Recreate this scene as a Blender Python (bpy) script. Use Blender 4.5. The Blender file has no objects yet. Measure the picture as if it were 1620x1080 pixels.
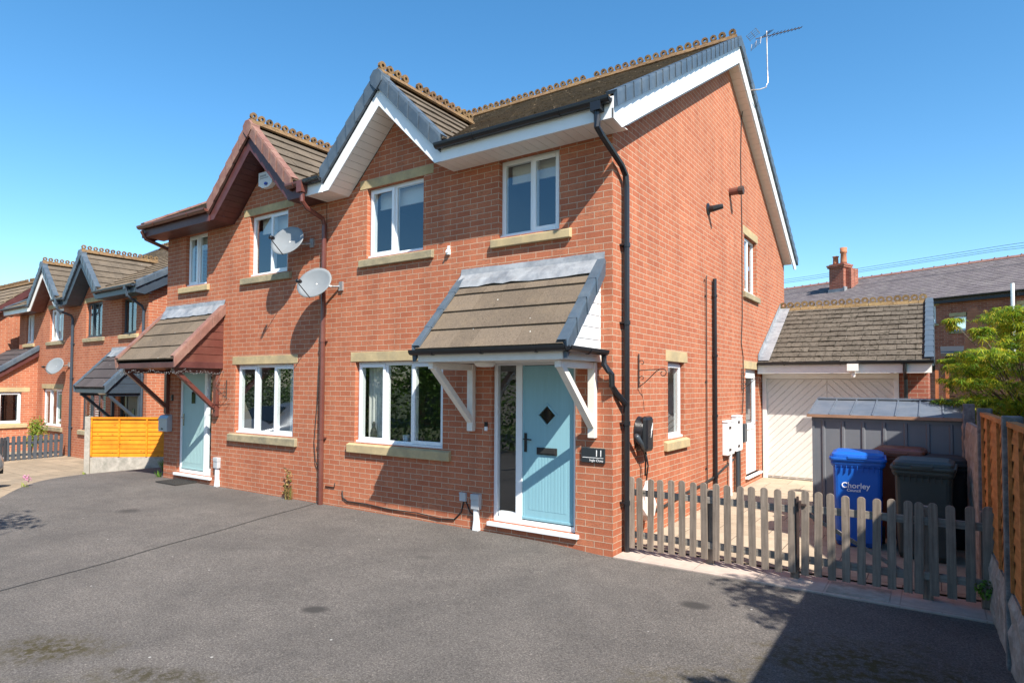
import bpy, bmesh, math, random
from mathutils import Vector, Matrix
R = math.radians
random.seed(11)
S = bpy.context.scene
COL = S.collection

# ---------------------------------------------------------------- camera
cam_d = bpy.data.cameras.new("camera"); cam = bpy.data.objects.new("camera", cam_d); COL.objects.link(cam)
YAW, PITCH, ROLL = 0.603953658, 0.033105707, -0.0054247767
fwd = Vector((-math.sin(YAW)*math.cos(PITCH), math.cos(YAW)*math.cos(PITCH), math.sin(PITCH)))
rgt = Vector((math.cos(YAW), math.sin(YAW), 0)); dwn = fwd.cross(rgt)
r2 = math.cos(ROLL)*rgt + math.sin(ROLL)*dwn; d2 = -math.sin(ROLL)*rgt + math.cos(ROLL)*dwn
m = Matrix((r2, -d2, -fwd)).transposed().to_4x4(); m.translation = Vector((2.99322, -6.52728, 1.90339))
cam.matrix_world = m
cam_d.sensor_fit = 'HORIZONTAL'; cam_d.sensor_width = 36; cam_d.lens = 997.82/1620*36
cam_d.shift_x = (810-794.105)/1620; cam_d.shift_y = (575.745-540)/1620
cam_d.clip_start = 0.05; cam_d.clip_end = 3000
S.camera = cam

# ---------------------------------------------------------------- sky and sun
W = bpy.data.worlds.new("World"); S.world = W; W.use_nodes = True
nt = W.node_tree; nt.nodes.clear()
sky = nt.nodes.new('ShaderNodeTexSky'); sky.sky_type = 'NISHITA'; sky.sun_disc = False
SUN = Vector((1.6, -0.95, 1.98)).normalized()
sky.sun_elevation = math.asin(SUN.z); sky.sun_rotation = math.atan2(SUN.x, SUN.y)
sky.air_density = 1.0; sky.dust_density = 0.5; sky.ozone_density = 2.6; sky.altitude = 100
bgn = nt.nodes.new('ShaderNodeBackground'); bgn.inputs[1].default_value = 0.117
out = nt.nodes.new('ShaderNodeOutputWorld')
hs = nt.nodes.new('ShaderNodeHueSaturation'); hs.inputs['Saturation'].default_value = 1.27; hs.inputs['Hue'].default_value = 0.493
nt.links.new(sky.outputs[0], hs.inputs['Color']); nt.links.new(hs.outputs[0], bgn.inputs[0]); nt.links.new(bgn.outputs[0], out.inputs[0])
sd = bpy.data.lights.new("sun", 'SUN'); sd.energy = 5.0; sd.angle = R(0.53); sd.color = (1.0, 0.93, 0.82)
so = bpy.data.objects.new("sun", sd); COL.objects.link(so)
so.rotation_euler = (-SUN).to_track_quat('-Z', 'Y').to_euler()
S.view_settings.view_transform = 'Standard'; S.view_settings.look = 'None'
S.view_settings.exposure = 1.0; S.view_settings.gamma = 1

# ---------------------------------------------------------------- materials
def newmat(name):
    mt = bpy.data.materials.new(name); mt.use_nodes = True
    b = mt.node_tree.nodes['Principled BSDF']; return mt, mt.node_tree, b
def nd(t, typ, **kw):
    n = t.nodes.new(typ)
    for k, v in kw.items(): setattr(n, k, v)
    return n
def ramp(t, fac, stops):
    n = nd(t, 'ShaderNodeValToRGB'); e = n.color_ramp.elements
    while len(e) < len(stops): e.new(0.5)
    for i, (p, c) in enumerate(stops):
        e[i].position = p; e[i].color = (*c, 1) if len(c) == 3 else c
    t.links.new(fac, n.inputs[0]); return n
def mixc(t, fac, a, b, mode='MIX'):
    n = nd(t, 'ShaderNodeMix', data_type='RGBA', blend_type=mode)
    for s, v in ((0, fac), (6, a), (7, b)):
        if isinstance(v, (int, float)): n.inputs[s].default_value = v
        elif isinstance(v, tuple): n.inputs[s].default_value = (*v, 1)
        else: t.links.new(v, n.inputs[s])
    return n.outputs[2]
def noise(t, vec, sc, det=4, rough=0.6):
    n = nd(t, 'ShaderNodeTexNoise'); n.inputs['Scale'].default_value = sc; n.inputs['Detail'].default_value = det
    n.inputs['Roughness'].default_value = rough
    if vec is not None: t.links.new(vec, n.inputs['Vector'])
    return n
def bump(t, b, h, st=0.3, dist=0.01):
    n = nd(t, 'ShaderNodeBump'); n.inputs['Strength'].default_value = st; n.inputs['Distance'].default_value = dist
    t.links.new(h, n.inputs['Height']); t.links.new(n.outputs[0], b.inputs['Normal']); return n
def plain(name, col, rough=0.5, var=0.12, sc=6.0, metal=0.0, bmp=0.0, spec=0.5, dirt=None, objrand=0.0, stretch=None):
    mt, t, b = newmat(name)
    tc = nd(t, 'ShaderNodeTexCoord'); v = tc.outputs['Object']
    if stretch:
        mp = nd(t, 'ShaderNodeMapping'); mp.inputs['Scale'].default_value = stretch; t.links.new(v, mp.inputs[0]); v = mp.outputs[0]
    n = noise(t, v, sc, 6, 0.65)
    lo = tuple(c*(1-var) for c in col); hi = tuple(min(1, c*(1+var)) for c in col)
    rp = ramp(t, n.outputs[0], [(0.3, lo), (0.7, hi)])
    c = rp.outputs[0]
    if dirt:
        n2 = noise(t, v, sc*0.45, 8, 0.75); r3 = ramp(t, n2.outputs[0], [(0.45, (0, 0, 0)), (0.68, (1, 1, 1))])
        c = mixc(t, r3.outputs[0], c, dirt)
    if objrand:
        oi = nd(t, 'ShaderNodeObjectInfo'); mr = nd(t, 'ShaderNodeMapRange'); mr.inputs[3].default_value = 1-objrand; mr.inputs[4].default_value = 1+objrand
        t.links.new(oi.outputs['Random'], mr.inputs[0]); c = mixc(t, 1.0, c, mr.outputs[0], 'MULTIPLY')
    t.links.new(c, b.inputs['Base Color'])
    b.inputs['Roughness'].default_value = rough; b.inputs['Metallic'].default_value = metal
    b.inputs['Specular IOR Level'].default_value = spec
    if bmp: bump(t, b, n.outputs[0], bmp, 0.01)
    return mt

def brick_mat(name, c1, c2, mortar, mbump=0.5, weather=(0.2, 0.09, 0.06)):
    mt, t, b = newmat(name)
    uv = nd(t, 'ShaderNodeUVMap', uv_map='UVMap'); v = uv.outputs[0]
    wob = noise(t, v, 9, 2); 
    vm = nd(t, 'ShaderNodeVectorMath', operation='MULTIPLY_ADD'); vm.inputs[1].default_value = (0.006, 0.006, 0); 
    t.links.new(wob.outputs['Color'], vm.inputs[0]); t.links.new(v, vm.inputs[2]); vv = vm.outputs[0]
    def bt(a, bb, mo):
        k = nd(t, 'ShaderNodeTexBrick'); k.offset = 0.5; k.squash = 1
        k.inputs['Scale'].default_value = 1; k.inputs['Brick Width'].default_value = 0.225; k.inputs['Row Height'].default_value = 0.075
        k.inputs['Mortar Size'].default_value = 0.0046; k.inputs['Mortar Smooth'].default_value = 0.25; k.inputs['Bias'].default_value = 0
        for nme, cc in (('Color1', a), ('Color2', bb), ('Mortar', mo)): k.inputs[nme].default_value = (*cc, 1)
        t.links.new(vv, k.inputs['Vector']); return k
    k = bt(c1, c2, mortar)
    n = noise(t, v, 70, 4, 0.7); r = ramp(t, n.outputs[0], [(0.3, (0.78,)*3), (0.7, (1.18,)*3)])
    c = mixc(t, 1.0, k.outputs['Color'], r.outputs[0], 'MULTIPLY')
    # wire-cut creases: dark slanted scratches on some bricks
    k2 = bt((0, 0, 0), (1, 1, 1), (0, 0, 0)); r2_ = ramp(t, k2.outputs['Color'], [(0.62, (0, 0, 0)), (0.72, (1, 1, 1))])
    mp = nd(t, 'ShaderNodeMapping'); mp.inputs['Rotation'].default_value = (0, 0, R(-28)); mp.inputs['Scale'].default_value = (9, 60, 1)
    t.links.new(v, mp.inputs[0]); n3 = noise(t, mp.outputs[0], 1.6, 3, 0.6); r4 = ramp(t, n3.outputs[0], [(0.53, (0, 0, 0)), (0.6, (1, 1, 1))])
    mm = mixc(t, 1.0, r2_.outputs[0], r4.outputs[0], 'MULTIPLY')
    m5 = mixc(t, 0.6, (0, 0, 0), mm)
    c = mixc(t, m5, c, weather)
    # large soft weathering
    n4 = noise(t, v, 0.7, 5, 0.6); r5 = ramp(t, n4.outputs[0], [(0.3, (0.92, 0.91, 0.92)), (0.7, (1.06, 1.05, 1.03))])
    c = mixc(t, 1.0, c, r5.outputs[0], 'MULTIPLY')
    mp7 = nd(t, 'ShaderNodeMapping'); mp7.inputs['Scale'].default_value = (3.5, 0.35, 1); t.links.new(v, mp7.inputs[0]); n7 = noise(t, mp7.outputs[0], 1.0, 6, 0.7)
    r7 = ramp(t, n7.outputs[0], [(0.35, (0.84, 0.84, 0.86)), (0.6, (1.03,)*3)]); c = mixc(t, 1.0, c, r7.outputs[0], 'MULTIPLY')
    # pale efflorescence, thin
    n6 = noise(t, v, 2.3, 8, 0.75); r6 = ramp(t, n6.outputs[0], [(0.6, (0, 0, 0)), (0.8, (0.32,)*3)])
    c = mixc(t, r6.outputs[0], c, mortar)
    t.links.new(c, b.inputs['Base Color']); b.inputs['Roughness'].default_value = 0.88; b.inputs['Specular IOR Level'].default_value = 0.2
    inv = nd(t, 'ShaderNodeMath', operation='MULTIPLY_ADD'); inv.inputs[1].default_value = -1.0; t.links.new(k.outputs['Fac'], inv.inputs[0])
    sc = nd(t, 'ShaderNodeMath', operation='MULTIPLY'); sc.inputs[1].default_value = 0.35; t.links.new(n.outputs[0], sc.inputs[0])
    t.links.new(sc.outputs[0], inv.inputs[2]); bump(t, b, inv.outputs[0], mbump, 0.008)
    return mt

def tile_mat(name, base, lichen, moss, lich=0.5, mossa=0.5, jv=0.25):
    mt, t, b = newmat(name)
    tc = nd(t, 'ShaderNodeTexCoord'); v = tc.outputs['Object']
    g = nd(t, 'ShaderNodeNewGeometry')
    n = noise(t, v, 55, 5, 0.7); lo = tuple(x*(1-jv) for x in base); hi = tuple(x*(1+jv) for x in base)
    c = ramp(t, n.outputs[0], [(0.3, lo), (0.7, hi)]).outputs[0]
    rr = ramp(t, g.outputs['Random Per Island'], [(0, (0.86,)*3), (1, (1.14,)*3)])
    c = mixc(t, 1.0, c, rr.outputs[0], 'MULTIPLY')
    n2 = noise(t, v, 2.6, 8, 0.8); f2 = ramp(t, n2.outputs[0], [(0.62-0.2*lich, (0, 0, 0)), (0.8-0.15*lich, (0.75,)*3)])
    c = mixc(t, f2.outputs[0], c, lichen)
    n3 = noise(t, v, 14, 6, 0.7); f3 = ramp(t, n3.outputs[0], [(0.66-0.12*mossa, (0, 0, 0)), (0.74-0.1*mossa, (1, 1, 1))])
    c = mixc(t, f3.outputs[0], c, moss)
    vo = nd(t, 'ShaderNodeTexVoronoi'); vo.inputs['Scale'].default_value = 4.2; t.links.new(v, vo.inputs['Vector'])
    n5 = noise(t, v, 60, 2); ad = nd(t, 'ShaderNodeMath', operation='MULTIPLY_ADD'); ad.inputs[1].default_value = 0.06
    t.links.new(n5.outputs[0], ad.inputs[0]); t.links.new(vo.outputs['Distance'], ad.inputs[2])
    f4 = ramp(t, ad.outputs[0], [(0.062, (1, 1, 1)), (0.072, (0, 0, 0))]); c = mixc(t, f4.outputs[0], c, (0.55, 0.55, 0.5))
    t.links.new(c, b.inputs['Base Color']); b.inputs['Roughness'].default_value = 0.92; b.inputs['Specular IOR Level'].default_value = 0.15
    ad2 = nd(t, 'ShaderNodeMath', operation='ADD'); t.links.new(n.outputs[0], ad2.inputs[0]); t.links.new(n3.outputs[0], ad2.inputs[1])
    bump(t, b, ad2.outputs[0], 0.5, 0.01)
    return mt

def glass_mat(name, tint=(0.92, 0.96, 0.95), base=0.15):
    mt = bpy.data.materials.new(name); mt.use_nodes = True; t = mt.node_tree; t.nodes.clear()
    o = nd(t, 'ShaderNodeOutputMaterial'); mx = nd(t, 'ShaderNodeMixShader'); tr = nd(t, 'ShaderNodeBsdfTransparent'); gl = nd(t, 'ShaderNodeBsdfGlossy')
    ge = nd(t, 'ShaderNodeNewGeometry'); dt = nd(t, 'ShaderNodeVectorMath', operation='DOT_PRODUCT'); t.links.new(ge.outputs['Incoming'], dt.inputs[0]); t.links.new(ge.outputs['Normal'], dt.inputs[1])
    ab = nd(t, 'ShaderNodeMath', operation='ABSOLUTE'); t.links.new(dt.outputs['Value'], ab.inputs[0]); om = nd(t, 'ShaderNodeMath', operation='SUBTRACT'); om.inputs[0].default_value = 1; t.links.new(ab.outputs[0], om.inputs[1])
    pw_ = nd(t, 'ShaderNodeMath', operation='POWER'); pw_.inputs[1].default_value = 4.0; t.links.new(om.outputs[0], pw_.inputs[0]); fr = nd(t, 'ShaderNodeMath', operation='MULTIPLY_ADD', use_clamp=True); fr.inputs[1].default_value = 0.85; fr.inputs[2].default_value = base; t.links.new(pw_.outputs[0], fr.inputs[0])
    tr.inputs[0].default_value = (*tint, 1); gl.inputs['Roughness'].default_value = 0.0; gl.inputs['Color'].default_value = (0.85, 0.9, 0.95, 1)
    tc = nd(t, 'ShaderNodeTexCoord'); n = noise(t, tc.outputs['Object'], 1.3, 2); bp = nd(t, 'ShaderNodeBump'); bp.inputs['Strength'].default_value = 0.02; bp.inputs['Distance'].default_value = 0.05
    t.links.new(n.outputs[0], bp.inputs['Height']); t.links.new(bp.outputs[0], gl.inputs['Normal'])
    t.links.new(fr.outputs[0], mx.inputs[0]); t.links.new(tr.outputs[0], mx.inputs[1]); t.links.new(gl.outputs[0], mx.inputs[2]); t.links.new(mx.outputs[0], o.inputs[0])
    return mt

def wood_mat(name, a, b_, axis=2, sc=1.0, rough=0.8, knots=True, objrand=0.12, green=None):
    mt, t, b = newmat(name)
    tc = nd(t, 'ShaderNodeTexCoord'); mp = nd(t, 'ShaderNodeMapping')
    s = [38*sc, 38*sc, 38*sc]; s[axis] = 2.2*sc; mp.inputs['Scale'].default_value = s; t.links.new(tc.outputs['Object'], mp.inputs[0])
    oi = nd(t, 'ShaderNodeObjectInfo')
    vm = nd(t, 'ShaderNodeVectorMath', operation='MULTIPLY_ADD'); vm.inputs[1].default_value = (7, 13, 5)
    cx_ = nd(t, 'ShaderNodeCombineXYZ')
    for i in range(3): t.links.new(oi.outputs['Random'], cx_.inputs[i])
    t.links.new(cx_.outputs[0], vm.inputs[0]); t.links.new(mp.outputs[0], vm.inputs[2])
    n = noise(t, vm.outputs[0], 1.0, 5, 0.65); c = ramp(t, n.outputs[0], [(0.3, a), (0.7, b_)]).outputs[0]
    n2 = noise(t, tc.outputs['Object'], 3.1, 5, 0.7); r2_ = ramp(t, n2.outputs[0], [(0.3, (0.72,)*3), (0.7, (1.15,)*3)])
    c = mixc(t, 1.0, c, r2_.outputs[0], 'MULTIPLY')
    if knots:
        vo = nd(t, 'ShaderNodeTexVoronoi'); vo.inputs['Scale'].default_value = 1.0
        mp2 = nd(t, 'ShaderNodeMapping'); s2 = [9, 9, 9]; s2[axis] = 4.5; mp2.inputs['Scale'].default_value = s2
        t.links.new(tc.outputs['Object'], mp2.inputs[0]); t.links.new(mp2.outputs[0], vo.inputs['Vector'])
        rk = ramp(t, vo.outputs['Distance'], [(0.07, (1, 1, 1)), (0.13, (0, 0, 0))]); c = mixc(t, rk.outputs[0], c, tuple(x*0.35 for x in a))
    if green:
        n3 = noise(t, tc.outputs['Object'], 5, 6, 0.7); rg = ramp(t, n3.outputs[0], [(0.52, (0, 0, 0)), (0.7, (0.5,)*3)]); c = mixc(t, rg.outputs[0], c, green)
    mr = nd(t, 'ShaderNodeMapRange'); mr.inputs[3].default_value = 1-objrand; mr.inputs[4].default_value = 1+objrand
    t.links.new(oi.outputs['Random'], mr.inputs[0]); c = mixc(t, 1.0, c, mr.outputs[0], 'MULTIPLY')
    t.links.new(c, b.inputs['Base Color']); b.inputs['Roughness'].default_value = rough; b.inputs['Specular IOR Level'].default_value = 0.25
    bump(t, b, n.outputs[0], 0.35, 0.006)
    return mt

def leaf_mat(name, cols, trans=0.35):
    mt, t, b = newmat(name)
    g = nd(t, 'ShaderNodeNewGeometry'); c = ramp(t, g.outputs['Random Per Island'], [(i/(len(cols)-1), cc) for i, cc in enumerate(cols)]).outputs[0]
    t.links.new(c, b.inputs['Base Color']); b.inputs['Roughness'].default_value = 0.5; b.inputs['Specular IOR Level'].default_value = 0.3
    tl = nd(t, 'ShaderNodeBsdfTranslucent'); t.links.new(c, tl.inputs[0]); mx = nd(t, 'ShaderNodeMixShader'); mx.inputs[0].default_value = trans
    o = t.nodes['Material Output']; t.links.new(b.outputs[0], mx.inputs[1]); t.links.new(tl.outputs[0], mx.inputs[2]); t.links.new(mx.outputs[0], o.inputs[0])
    return mt

M = {}
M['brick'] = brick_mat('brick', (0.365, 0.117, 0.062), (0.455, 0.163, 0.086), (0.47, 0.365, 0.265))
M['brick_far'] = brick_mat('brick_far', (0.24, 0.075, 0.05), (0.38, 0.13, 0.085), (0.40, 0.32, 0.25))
M['stone'] = plain('stone', (0.44, 0.345, 0.195), 0.9, 0.14, 5, bmp=0.25, dirt=(0.30, 0.25, 0.16), spec=0.2)
M['stone_old'] = plain('stone_old', (0.33, 0.275, 0.175), 0.9, 0.2, 8, bmp=0.35, dirt=(0.2, 0.18, 0.13), spec=0.2)
M['upvc'] = plain('upvc', (0.74, 0.76, 0.78), 0.28, 0.02, 3, spec=0.5)
M['upvc_warm'] = plain('upvc_warm', (0.76, 0.72, 0.68), 0.4, 0.05, 2, spec=0.4)
M['frame_grey'] = plain('frame_grey', (0.035, 0.045, 0.055), 0.4, 0.08, 4)
M['brown'] = plain('brown_upvc', (0.075, 0.022, 0.02), 0.45, 0.25, 3, dirt=(0.11, 0.04, 0.035))
M['brown_pipe'] = plain('brown_pipe', (0.11, 0.035, 0.027), 0.35, 0.12, 3, dirt=(0.15, 0.06, 0.045))
M['brown_cap'] = plain('brown_cap', (0.20, 0.095, 0.075), 0.65, 0.2, 7, dirt=(0.28, 0.17, 0.13))
M['navy_trim'] = plain('navy_trim', (0.035, 0.05, 0.07), 0.4, 0.1, 4)
M['slate_cap'] = plain('slate_cap', (0.06, 0.085, 0.115), 0.42, 0.12, 6, dirt=(0.10, 0.125, 0.15))
M['black'] = plain('black_plastic', (0.012, 0.013, 0.016), 0.3, 0.15, 6)
M['black_matt'] = plain('black_matt', (0.02, 0.02, 0.02), 0.7, 0.2, 9)
M['tile'] = tile_mat('roof_tile', (0.11, 0.09, 0.07), (0.17, 0.135, 0.1), (0.04, 0.034, 0.022), 0.8, 0.35)
M['tile_moss'] = tile_mat('roof_tile_moss', (0.155, 0.12, 0.088), (0.23, 0.17, 0.105), (0.07, 0.05, 0.03), 0.9, 0.9, 0.45)
M['tile_porch'] = tile_mat('porch_tile', (0.135, 0.106, 0.08), (0.19, 0.145, 0.1), (0.05, 0.043, 0.03), 0.7, 0.35, 0.3)
M['tile_dark'] = tile_mat('porch_tile_dark', (0.07, 0.06, 0.062), (0.1, 0.085, 0.085), (0.04, 0.035, 0.03), 0.3, 0.0, 0.15)
M['crest'] = tile_mat('ridge_crest', (0.15, 0.092, 0.052), (0.22, 0.145, 0.065), (0.055, 0.042, 0.026), 0.9, 1.1, 0.5)
M['lead'] = plain('lead', (0.26, 0.275, 0.295), 0.5, 0.2, 6, dirt=(0.12, 0.135, 0.16), bmp=0.2)
M['door_blue'] = plain('door_blue', (0.22, 0.42, 0.49), 0.38, 0.05, 30, stretch=(1, 1, 0.05), bmp=0.06)
M['door_pale'] = plain('door_pale', (0.29, 0.44, 0.45), 0.4, 0.05, 30, stretch=(1, 1, 0.05), bmp=0.05)
M['door_dark'] = plain('door_dark', (0.03, 0.035, 0.04), 0.4, 0.1, 20)
M['glass'] = glass_mat('window_glass')
M['glass_dark'] = plain('dark_glass', (0.01, 0.012, 0.012), 0.05, 0.1, 5, spec=0.9)
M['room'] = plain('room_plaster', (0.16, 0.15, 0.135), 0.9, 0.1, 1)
M['blind'] = plain('blind_fabric', (0.62, 0.60, 0.56), 0.8, 0.06, 30, stretch=(1, 1, 8))
M['curtain'] = plain('curtain_fabric', (0.5, 0.5, 0.48), 0.9, 0.18, 9, stretch=(6, 6, 0.1))
M['chrome'] = plain('chrome', (0.5, 0.5, 0.5), 0.2, 0.05, 9, metal=1)
M['galv'] = plain('galvanised', (0.42, 0.43, 0.44), 0.45, 0.15, 9, metal=0.6, dirt=(0.22, 0.13, 0.08))
M['dish'] = plain('dish_grey', (0.20, 0.215, 0.225), 0.45, 0.08, 5)
M['concrete'] = plain('concrete', (0.36, 0.33, 0.29), 0.9, 0.2, 9, bmp=0.4, dirt=(0.22, 0.21, 0.18), spec=0.2)
M['concrete_dark'] = plain('concrete_post', (0.19, 0.185, 0.18), 0.9, 0.35, 22, bmp=0.5, dirt=(0.09, 0.09, 0.085), spec=0.2)
M['rockface'] = plain('rockface', (0.34, 0.30, 0.26), 0.9, 0.3, 9, bmp=0.9, dirt=(0.2, 0.17, 0.14), spec=0.2)
M['picket'] = wood_mat('weathered_timber', (0.145, 0.117, 0.094), (0.29, 0.238, 0.195), 2, 1.0, green=None)
M['rail'] = wood_mat('weathered_rail', (0.16, 0.14, 0.12), (0.31, 0.28, 0.245), 0, 1.0)
M['panel'] = wood_mat('fence_panel', (0.36, 0.13, 0.035), (0.60, 0.25, 0.075), 1, 0.6, green=None)
M['panel_y'] = wood_mat('fence_panel_gold', (0.50, 0.165, 0.008), (0.70, 0.255, 0.014), 0, 0.5, 0.6)
M['timber_dark'] = wood_mat('dark_timber', (0.035, 0.018, 0.012), (0.075, 0.04, 0.028), 0, 0.6)
M['orange_post'] = wood_mat('orange_post', (0.3, 0.1, 0.04), (0.42, 0.16, 0.07), 2, 0.8)
M['picket_grey'] = plain('picket_grey', (0.055, 0.065, 0.08), 0.6, 0.12, 9, objrand=0.1)
M['shed'] = plain('shed_steel', (0.135, 0.145, 0.165), 0.4, 0.07, 2, metal=0.0, dirt=(0.16, 0.165, 0.18))
M['shed_roof'] = plain('shed_roof', (0.095, 0.115, 0.145), 0.5, 0.15, 5, dirt=(0.14, 0.155, 0.18))
M['copper'] = plain('shed_edge', (0.28, 0.16, 0.10), 0.5, 0.2, 6)
M['bin_blue'] = plain('bin_blue', (0.006, 0.10, 0.46), 0.42, 0.06, 3)
M['bin_green'] = plain('bin_green', (0.03, 0.042, 0.04), 0.5, 0.15, 3, dirt=(0.055, 0.075, 0.065))
M['bin_brown'] = plain('bin_brown', (0.16, 0.045, 0.02), 0.45, 0.12, 3)
M['garage_door'] = plain('garage_door', (0.64, 0.61, 0.57), 0.5, 0.04, 2)
M['white_paint'] = plain('white_paint', (0.74, 0.72, 0.69), 0.55, 0.06, 5)
M['bracket_paint'] = plain('bracket_paint', (0.72, 0.68, 0.62), 0.6, 0.08, 6)
M['slate'] = brick_mat('slate_far', (0.085, 0.075, 0.08), (0.155, 0.135, 0.135), (0.05, 0.045, 0.05), 0.4, (0.2, 0.19, 0.18))
M['terracotta'] = plain('terracotta', (0.42, 0.15, 0.07), 0.8, 0.25, 6, dirt=(0.3, 0.16, 0.1))
M['bark'] = plain('bark', (0.10, 0.075, 0.055), 0.9, 0.3, 14, bmp=0.5)
M['maple'] = leaf_mat('maple_leaves', [(0.05, 0.12, 0.012), (0.11, 0.22, 0.015), (0.22, 0.33, 0.02), (0.40, 0.44, 0.025), (0.46, 0.34, 0.03)], 0.45)
M['leaf'] = leaf_mat('hedge_leaves', [(0.04, 0.09, 0.012), (0.085, 0.18, 0.02), (0.15, 0.28, 0.035)], 0.25)
M['leaf_y'] = leaf_mat('shrub_leaves', [(0.08, 0.14, 0.02), (0.18, 0.26, 0.03), (0.3, 0.33, 0.05)], 0.3)
M['dry'] = leaf_mat('dry_weed', [(0.2, 0.12, 0.05), (0.30, 0.19, 0.08), (0.14, 0.17, 0.04)], 0.2)
M['pink'] = leaf_mat('pink_petals', [(0.5, 0.15, 0.3), (0.62, 0.3, 0.45)], 0.2)
M['car'] = plain('car_silver', (0.42, 0.44, 0.46), 0.25, 0.03, 3, metal=0.6)
M['lamp_glass'] = plain('lamp_lens', (0.6, 0.62, 0.65), 0.1, 0.05, 8)
M['sign'] = plain('sign_slate', (0.022, 0.028, 0.034), 0.35, 0.1, 5)
M['letter_white'] = plain('letter_white', (0.8, 0.8, 0.8), 0.5, 0.01, 5)
M['box_grey'] = plain('box_grey', (0.40, 0.42, 0.44), 0.5, 0.08, 6)
M['mailbox'] = plain('mailbox', (0.33, 0.37, 0.42), 0.35, 0.08, 4, metal=0.3)
M['blue_lens'] = plain('blue_lens', (0.02, 0.08, 0.45), 0.2, 0.05, 4)
M['iron'] = plain('iron', (0.05, 0.03, 0.025), 0.7, 0.3, 20)
M['mat_rubber'] = plain('rubber', (0.03, 0.028, 0.026), 0.8, 0.3, 30, bmp=0.6)

def asphalt_mat():
    mt, t, b = newmat('asphalt')
    tc = nd(t, 'ShaderNodeTexCoord'); v = tc.outputs['Object']
    n = noise(t, v, 60, 6, 0.85); c = ramp(t, n.outputs[0], [(0.32, (0.045, 0.041, 0.039)), (0.47, (0.10, 0.092, 0.087)), (0.57, (0.135, 0.125, 0.117)), (0.70, (0.25, 0.232, 0.215))]).outputs[0]
    vg = nd(t, 'ShaderNodeTexVoronoi'); vg.inputs['Scale'].default_value = 120; t.links.new(v, vg.inputs['Vector']); sg_ = nd(t, 'ShaderNodeSeparateColor'); t.links.new(vg.outputs['Color'], sg_.inputs[0]); rg_ = ramp(t, sg_.outputs[0], [(0, (0.6,)*3), (0.6, (1.0,)*3), (0.97, (1.2,)*3), (1.0, (1.7, 1.66, 1.6))]); c = mixc(t, 1.0, c, rg_.outputs[0], 'MULTIPLY')
    n2 = noise(t, v, 0.8, 7, 0.65); r2_ = ramp(t, n2.outputs[0], [(0.3, (0.80,)*3), (0.7, (1.22, 1.2, 1.18))]); c = mixc(t, 1.0, c, r2_.outputs[0], 'MULTIPLY')
    n2 = noise(t, v, 3.5, 6, 0.7); r2_ = ramp(t, n2.outputs[0], [(0.3, (0.88,)*3), (0.7, (1.12, 1.11, 1.1))]); c = mixc(t, 1.0, c, r2_.outputs[0], 'MULTIPLY')
    vo = nd(t, 'ShaderNodeTexVoronoi'); vo.inputs['Scale'].default_value = 2.6; t.links.new(v, vo.inputs['Vector'])
    f4 = ramp(t, vo.outputs['Distance'], [(0.018, (1, 1, 1)), (0.03, (0, 0, 0))]); c = mixc(t, f4.outputs[0], c, (0.42, 0.41, 0.39))
    sx = nd(t, 'ShaderNodeSeparateXYZ'); t.links.new(v, sx.inputs[0])
    nn = noise(t, v, 3.0, 6, 0.8); nf = noise(t, v, 14, 5, 0.7)
    def patch(px, py, rx, ry, ang, col, strength, edge=0.25, nz=0.5):
        nonlocal c
        mp = nd(t, 'ShaderNodeMapping', vector_type='TEXTURE'); mp.inputs['Location'].default_value = (px, py, 0); mp.inputs['Rotation'].default_value = (0, 0, ang); mp.inputs['Scale'].default_value = (rx, ry, 1e3)
        t.links.new(v, mp.inputs[0]); ln = nd(t, 'ShaderNodeVectorMath', operation='LENGTH'); t.links.new(mp.outputs[0], ln.inputs[0])
        a = nd(t, 'ShaderNodeMath', operation='MULTIPLY_ADD'); a.inputs[1].default_value = nz*2; t.links.new((nn if nz > 0.3 else nf).outputs[0], a.inputs[0]); t.links.new(ln.outputs['Value'], a.inputs[2])
        f = ramp(t, a.outputs[0], [(max(0, 0.5+nz-edge)/2, (strength,)*3), ((0.9+nz+edge)/2, (0, 0, 0))])
        s_ = nd(t, 'ShaderNodeMath', operation='MULTIPLY'); s_.inputs[1].default_value = 0.5; t.links.new(a.outputs[0], s_.inputs[0]); t.links.new(s_.outputs[0], f.inputs[0])
        ff = f.outputs[0]
        if nz > 0.85: rm_ = ramp(t, nf.outputs[0], [(0.44, (0.12,)*3), (0.56, (1,)*3)]); ff = mixc(t, 1.0, ff, rm_.outputs[0], 'MULTIPLY')
        c = mixc(t, ff, c, col)
    dk = (0.045, 0.042, 0.04)
    patch(-1.35, -2.99, 0.15, 0.11, 0.4, dk, 1.0, 0.03, 0.1); patch(-1.62, -1.31, 0.15, 0.09, 0.2, (0.07, 0.065, 0.06), 0.7, 0.1, 0.2)
    patch(1.23, -1.0, 0.18, 0.13, 0.1, dk, 1.0, 0.03, 0.1); patch(-6.83, -1.93, 0.22, 0.17, 0.1, dk, 0.8, 0.05, 0.1)
    patch(-2.3, -4.62, 0.55, 0.28, 0.6, (0.045, 0.036, 0.012), 1.0, 0.22, 0.9); patch(-1.2, -4.35, 0.5, 0.16, 0.5, (0.04, 0.033, 0.015), 0.9, 0.2, 0.9)
    patch(-1.6, -4.9, 0.9, 0.25, 0.6, (0.07, 0.058, 0.025), 0.6, 0.5, 0.9)
    patch(0.4, -3.8, 0.9, 0.4, 0.3, (0.055, 0.045, 0.022), 0.8, 0.25, 0.9)
    patch(2.6, -1.6, 0.95, 0.75, 0.5, (0.055, 0.043, 0.012), 1.0, 0.2, 1.0)
    patch(2.0, -2.6, 0.9, 0.5, 0.2, (0.055, 0.043, 0.014), 1.0, 0.2, 1.0)
    patch(-6.5, -0.6, 1.8, 0.45, -0.1, (0.075, 0.07, 0.066), 0.55, 0.5, 0.8)
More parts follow.
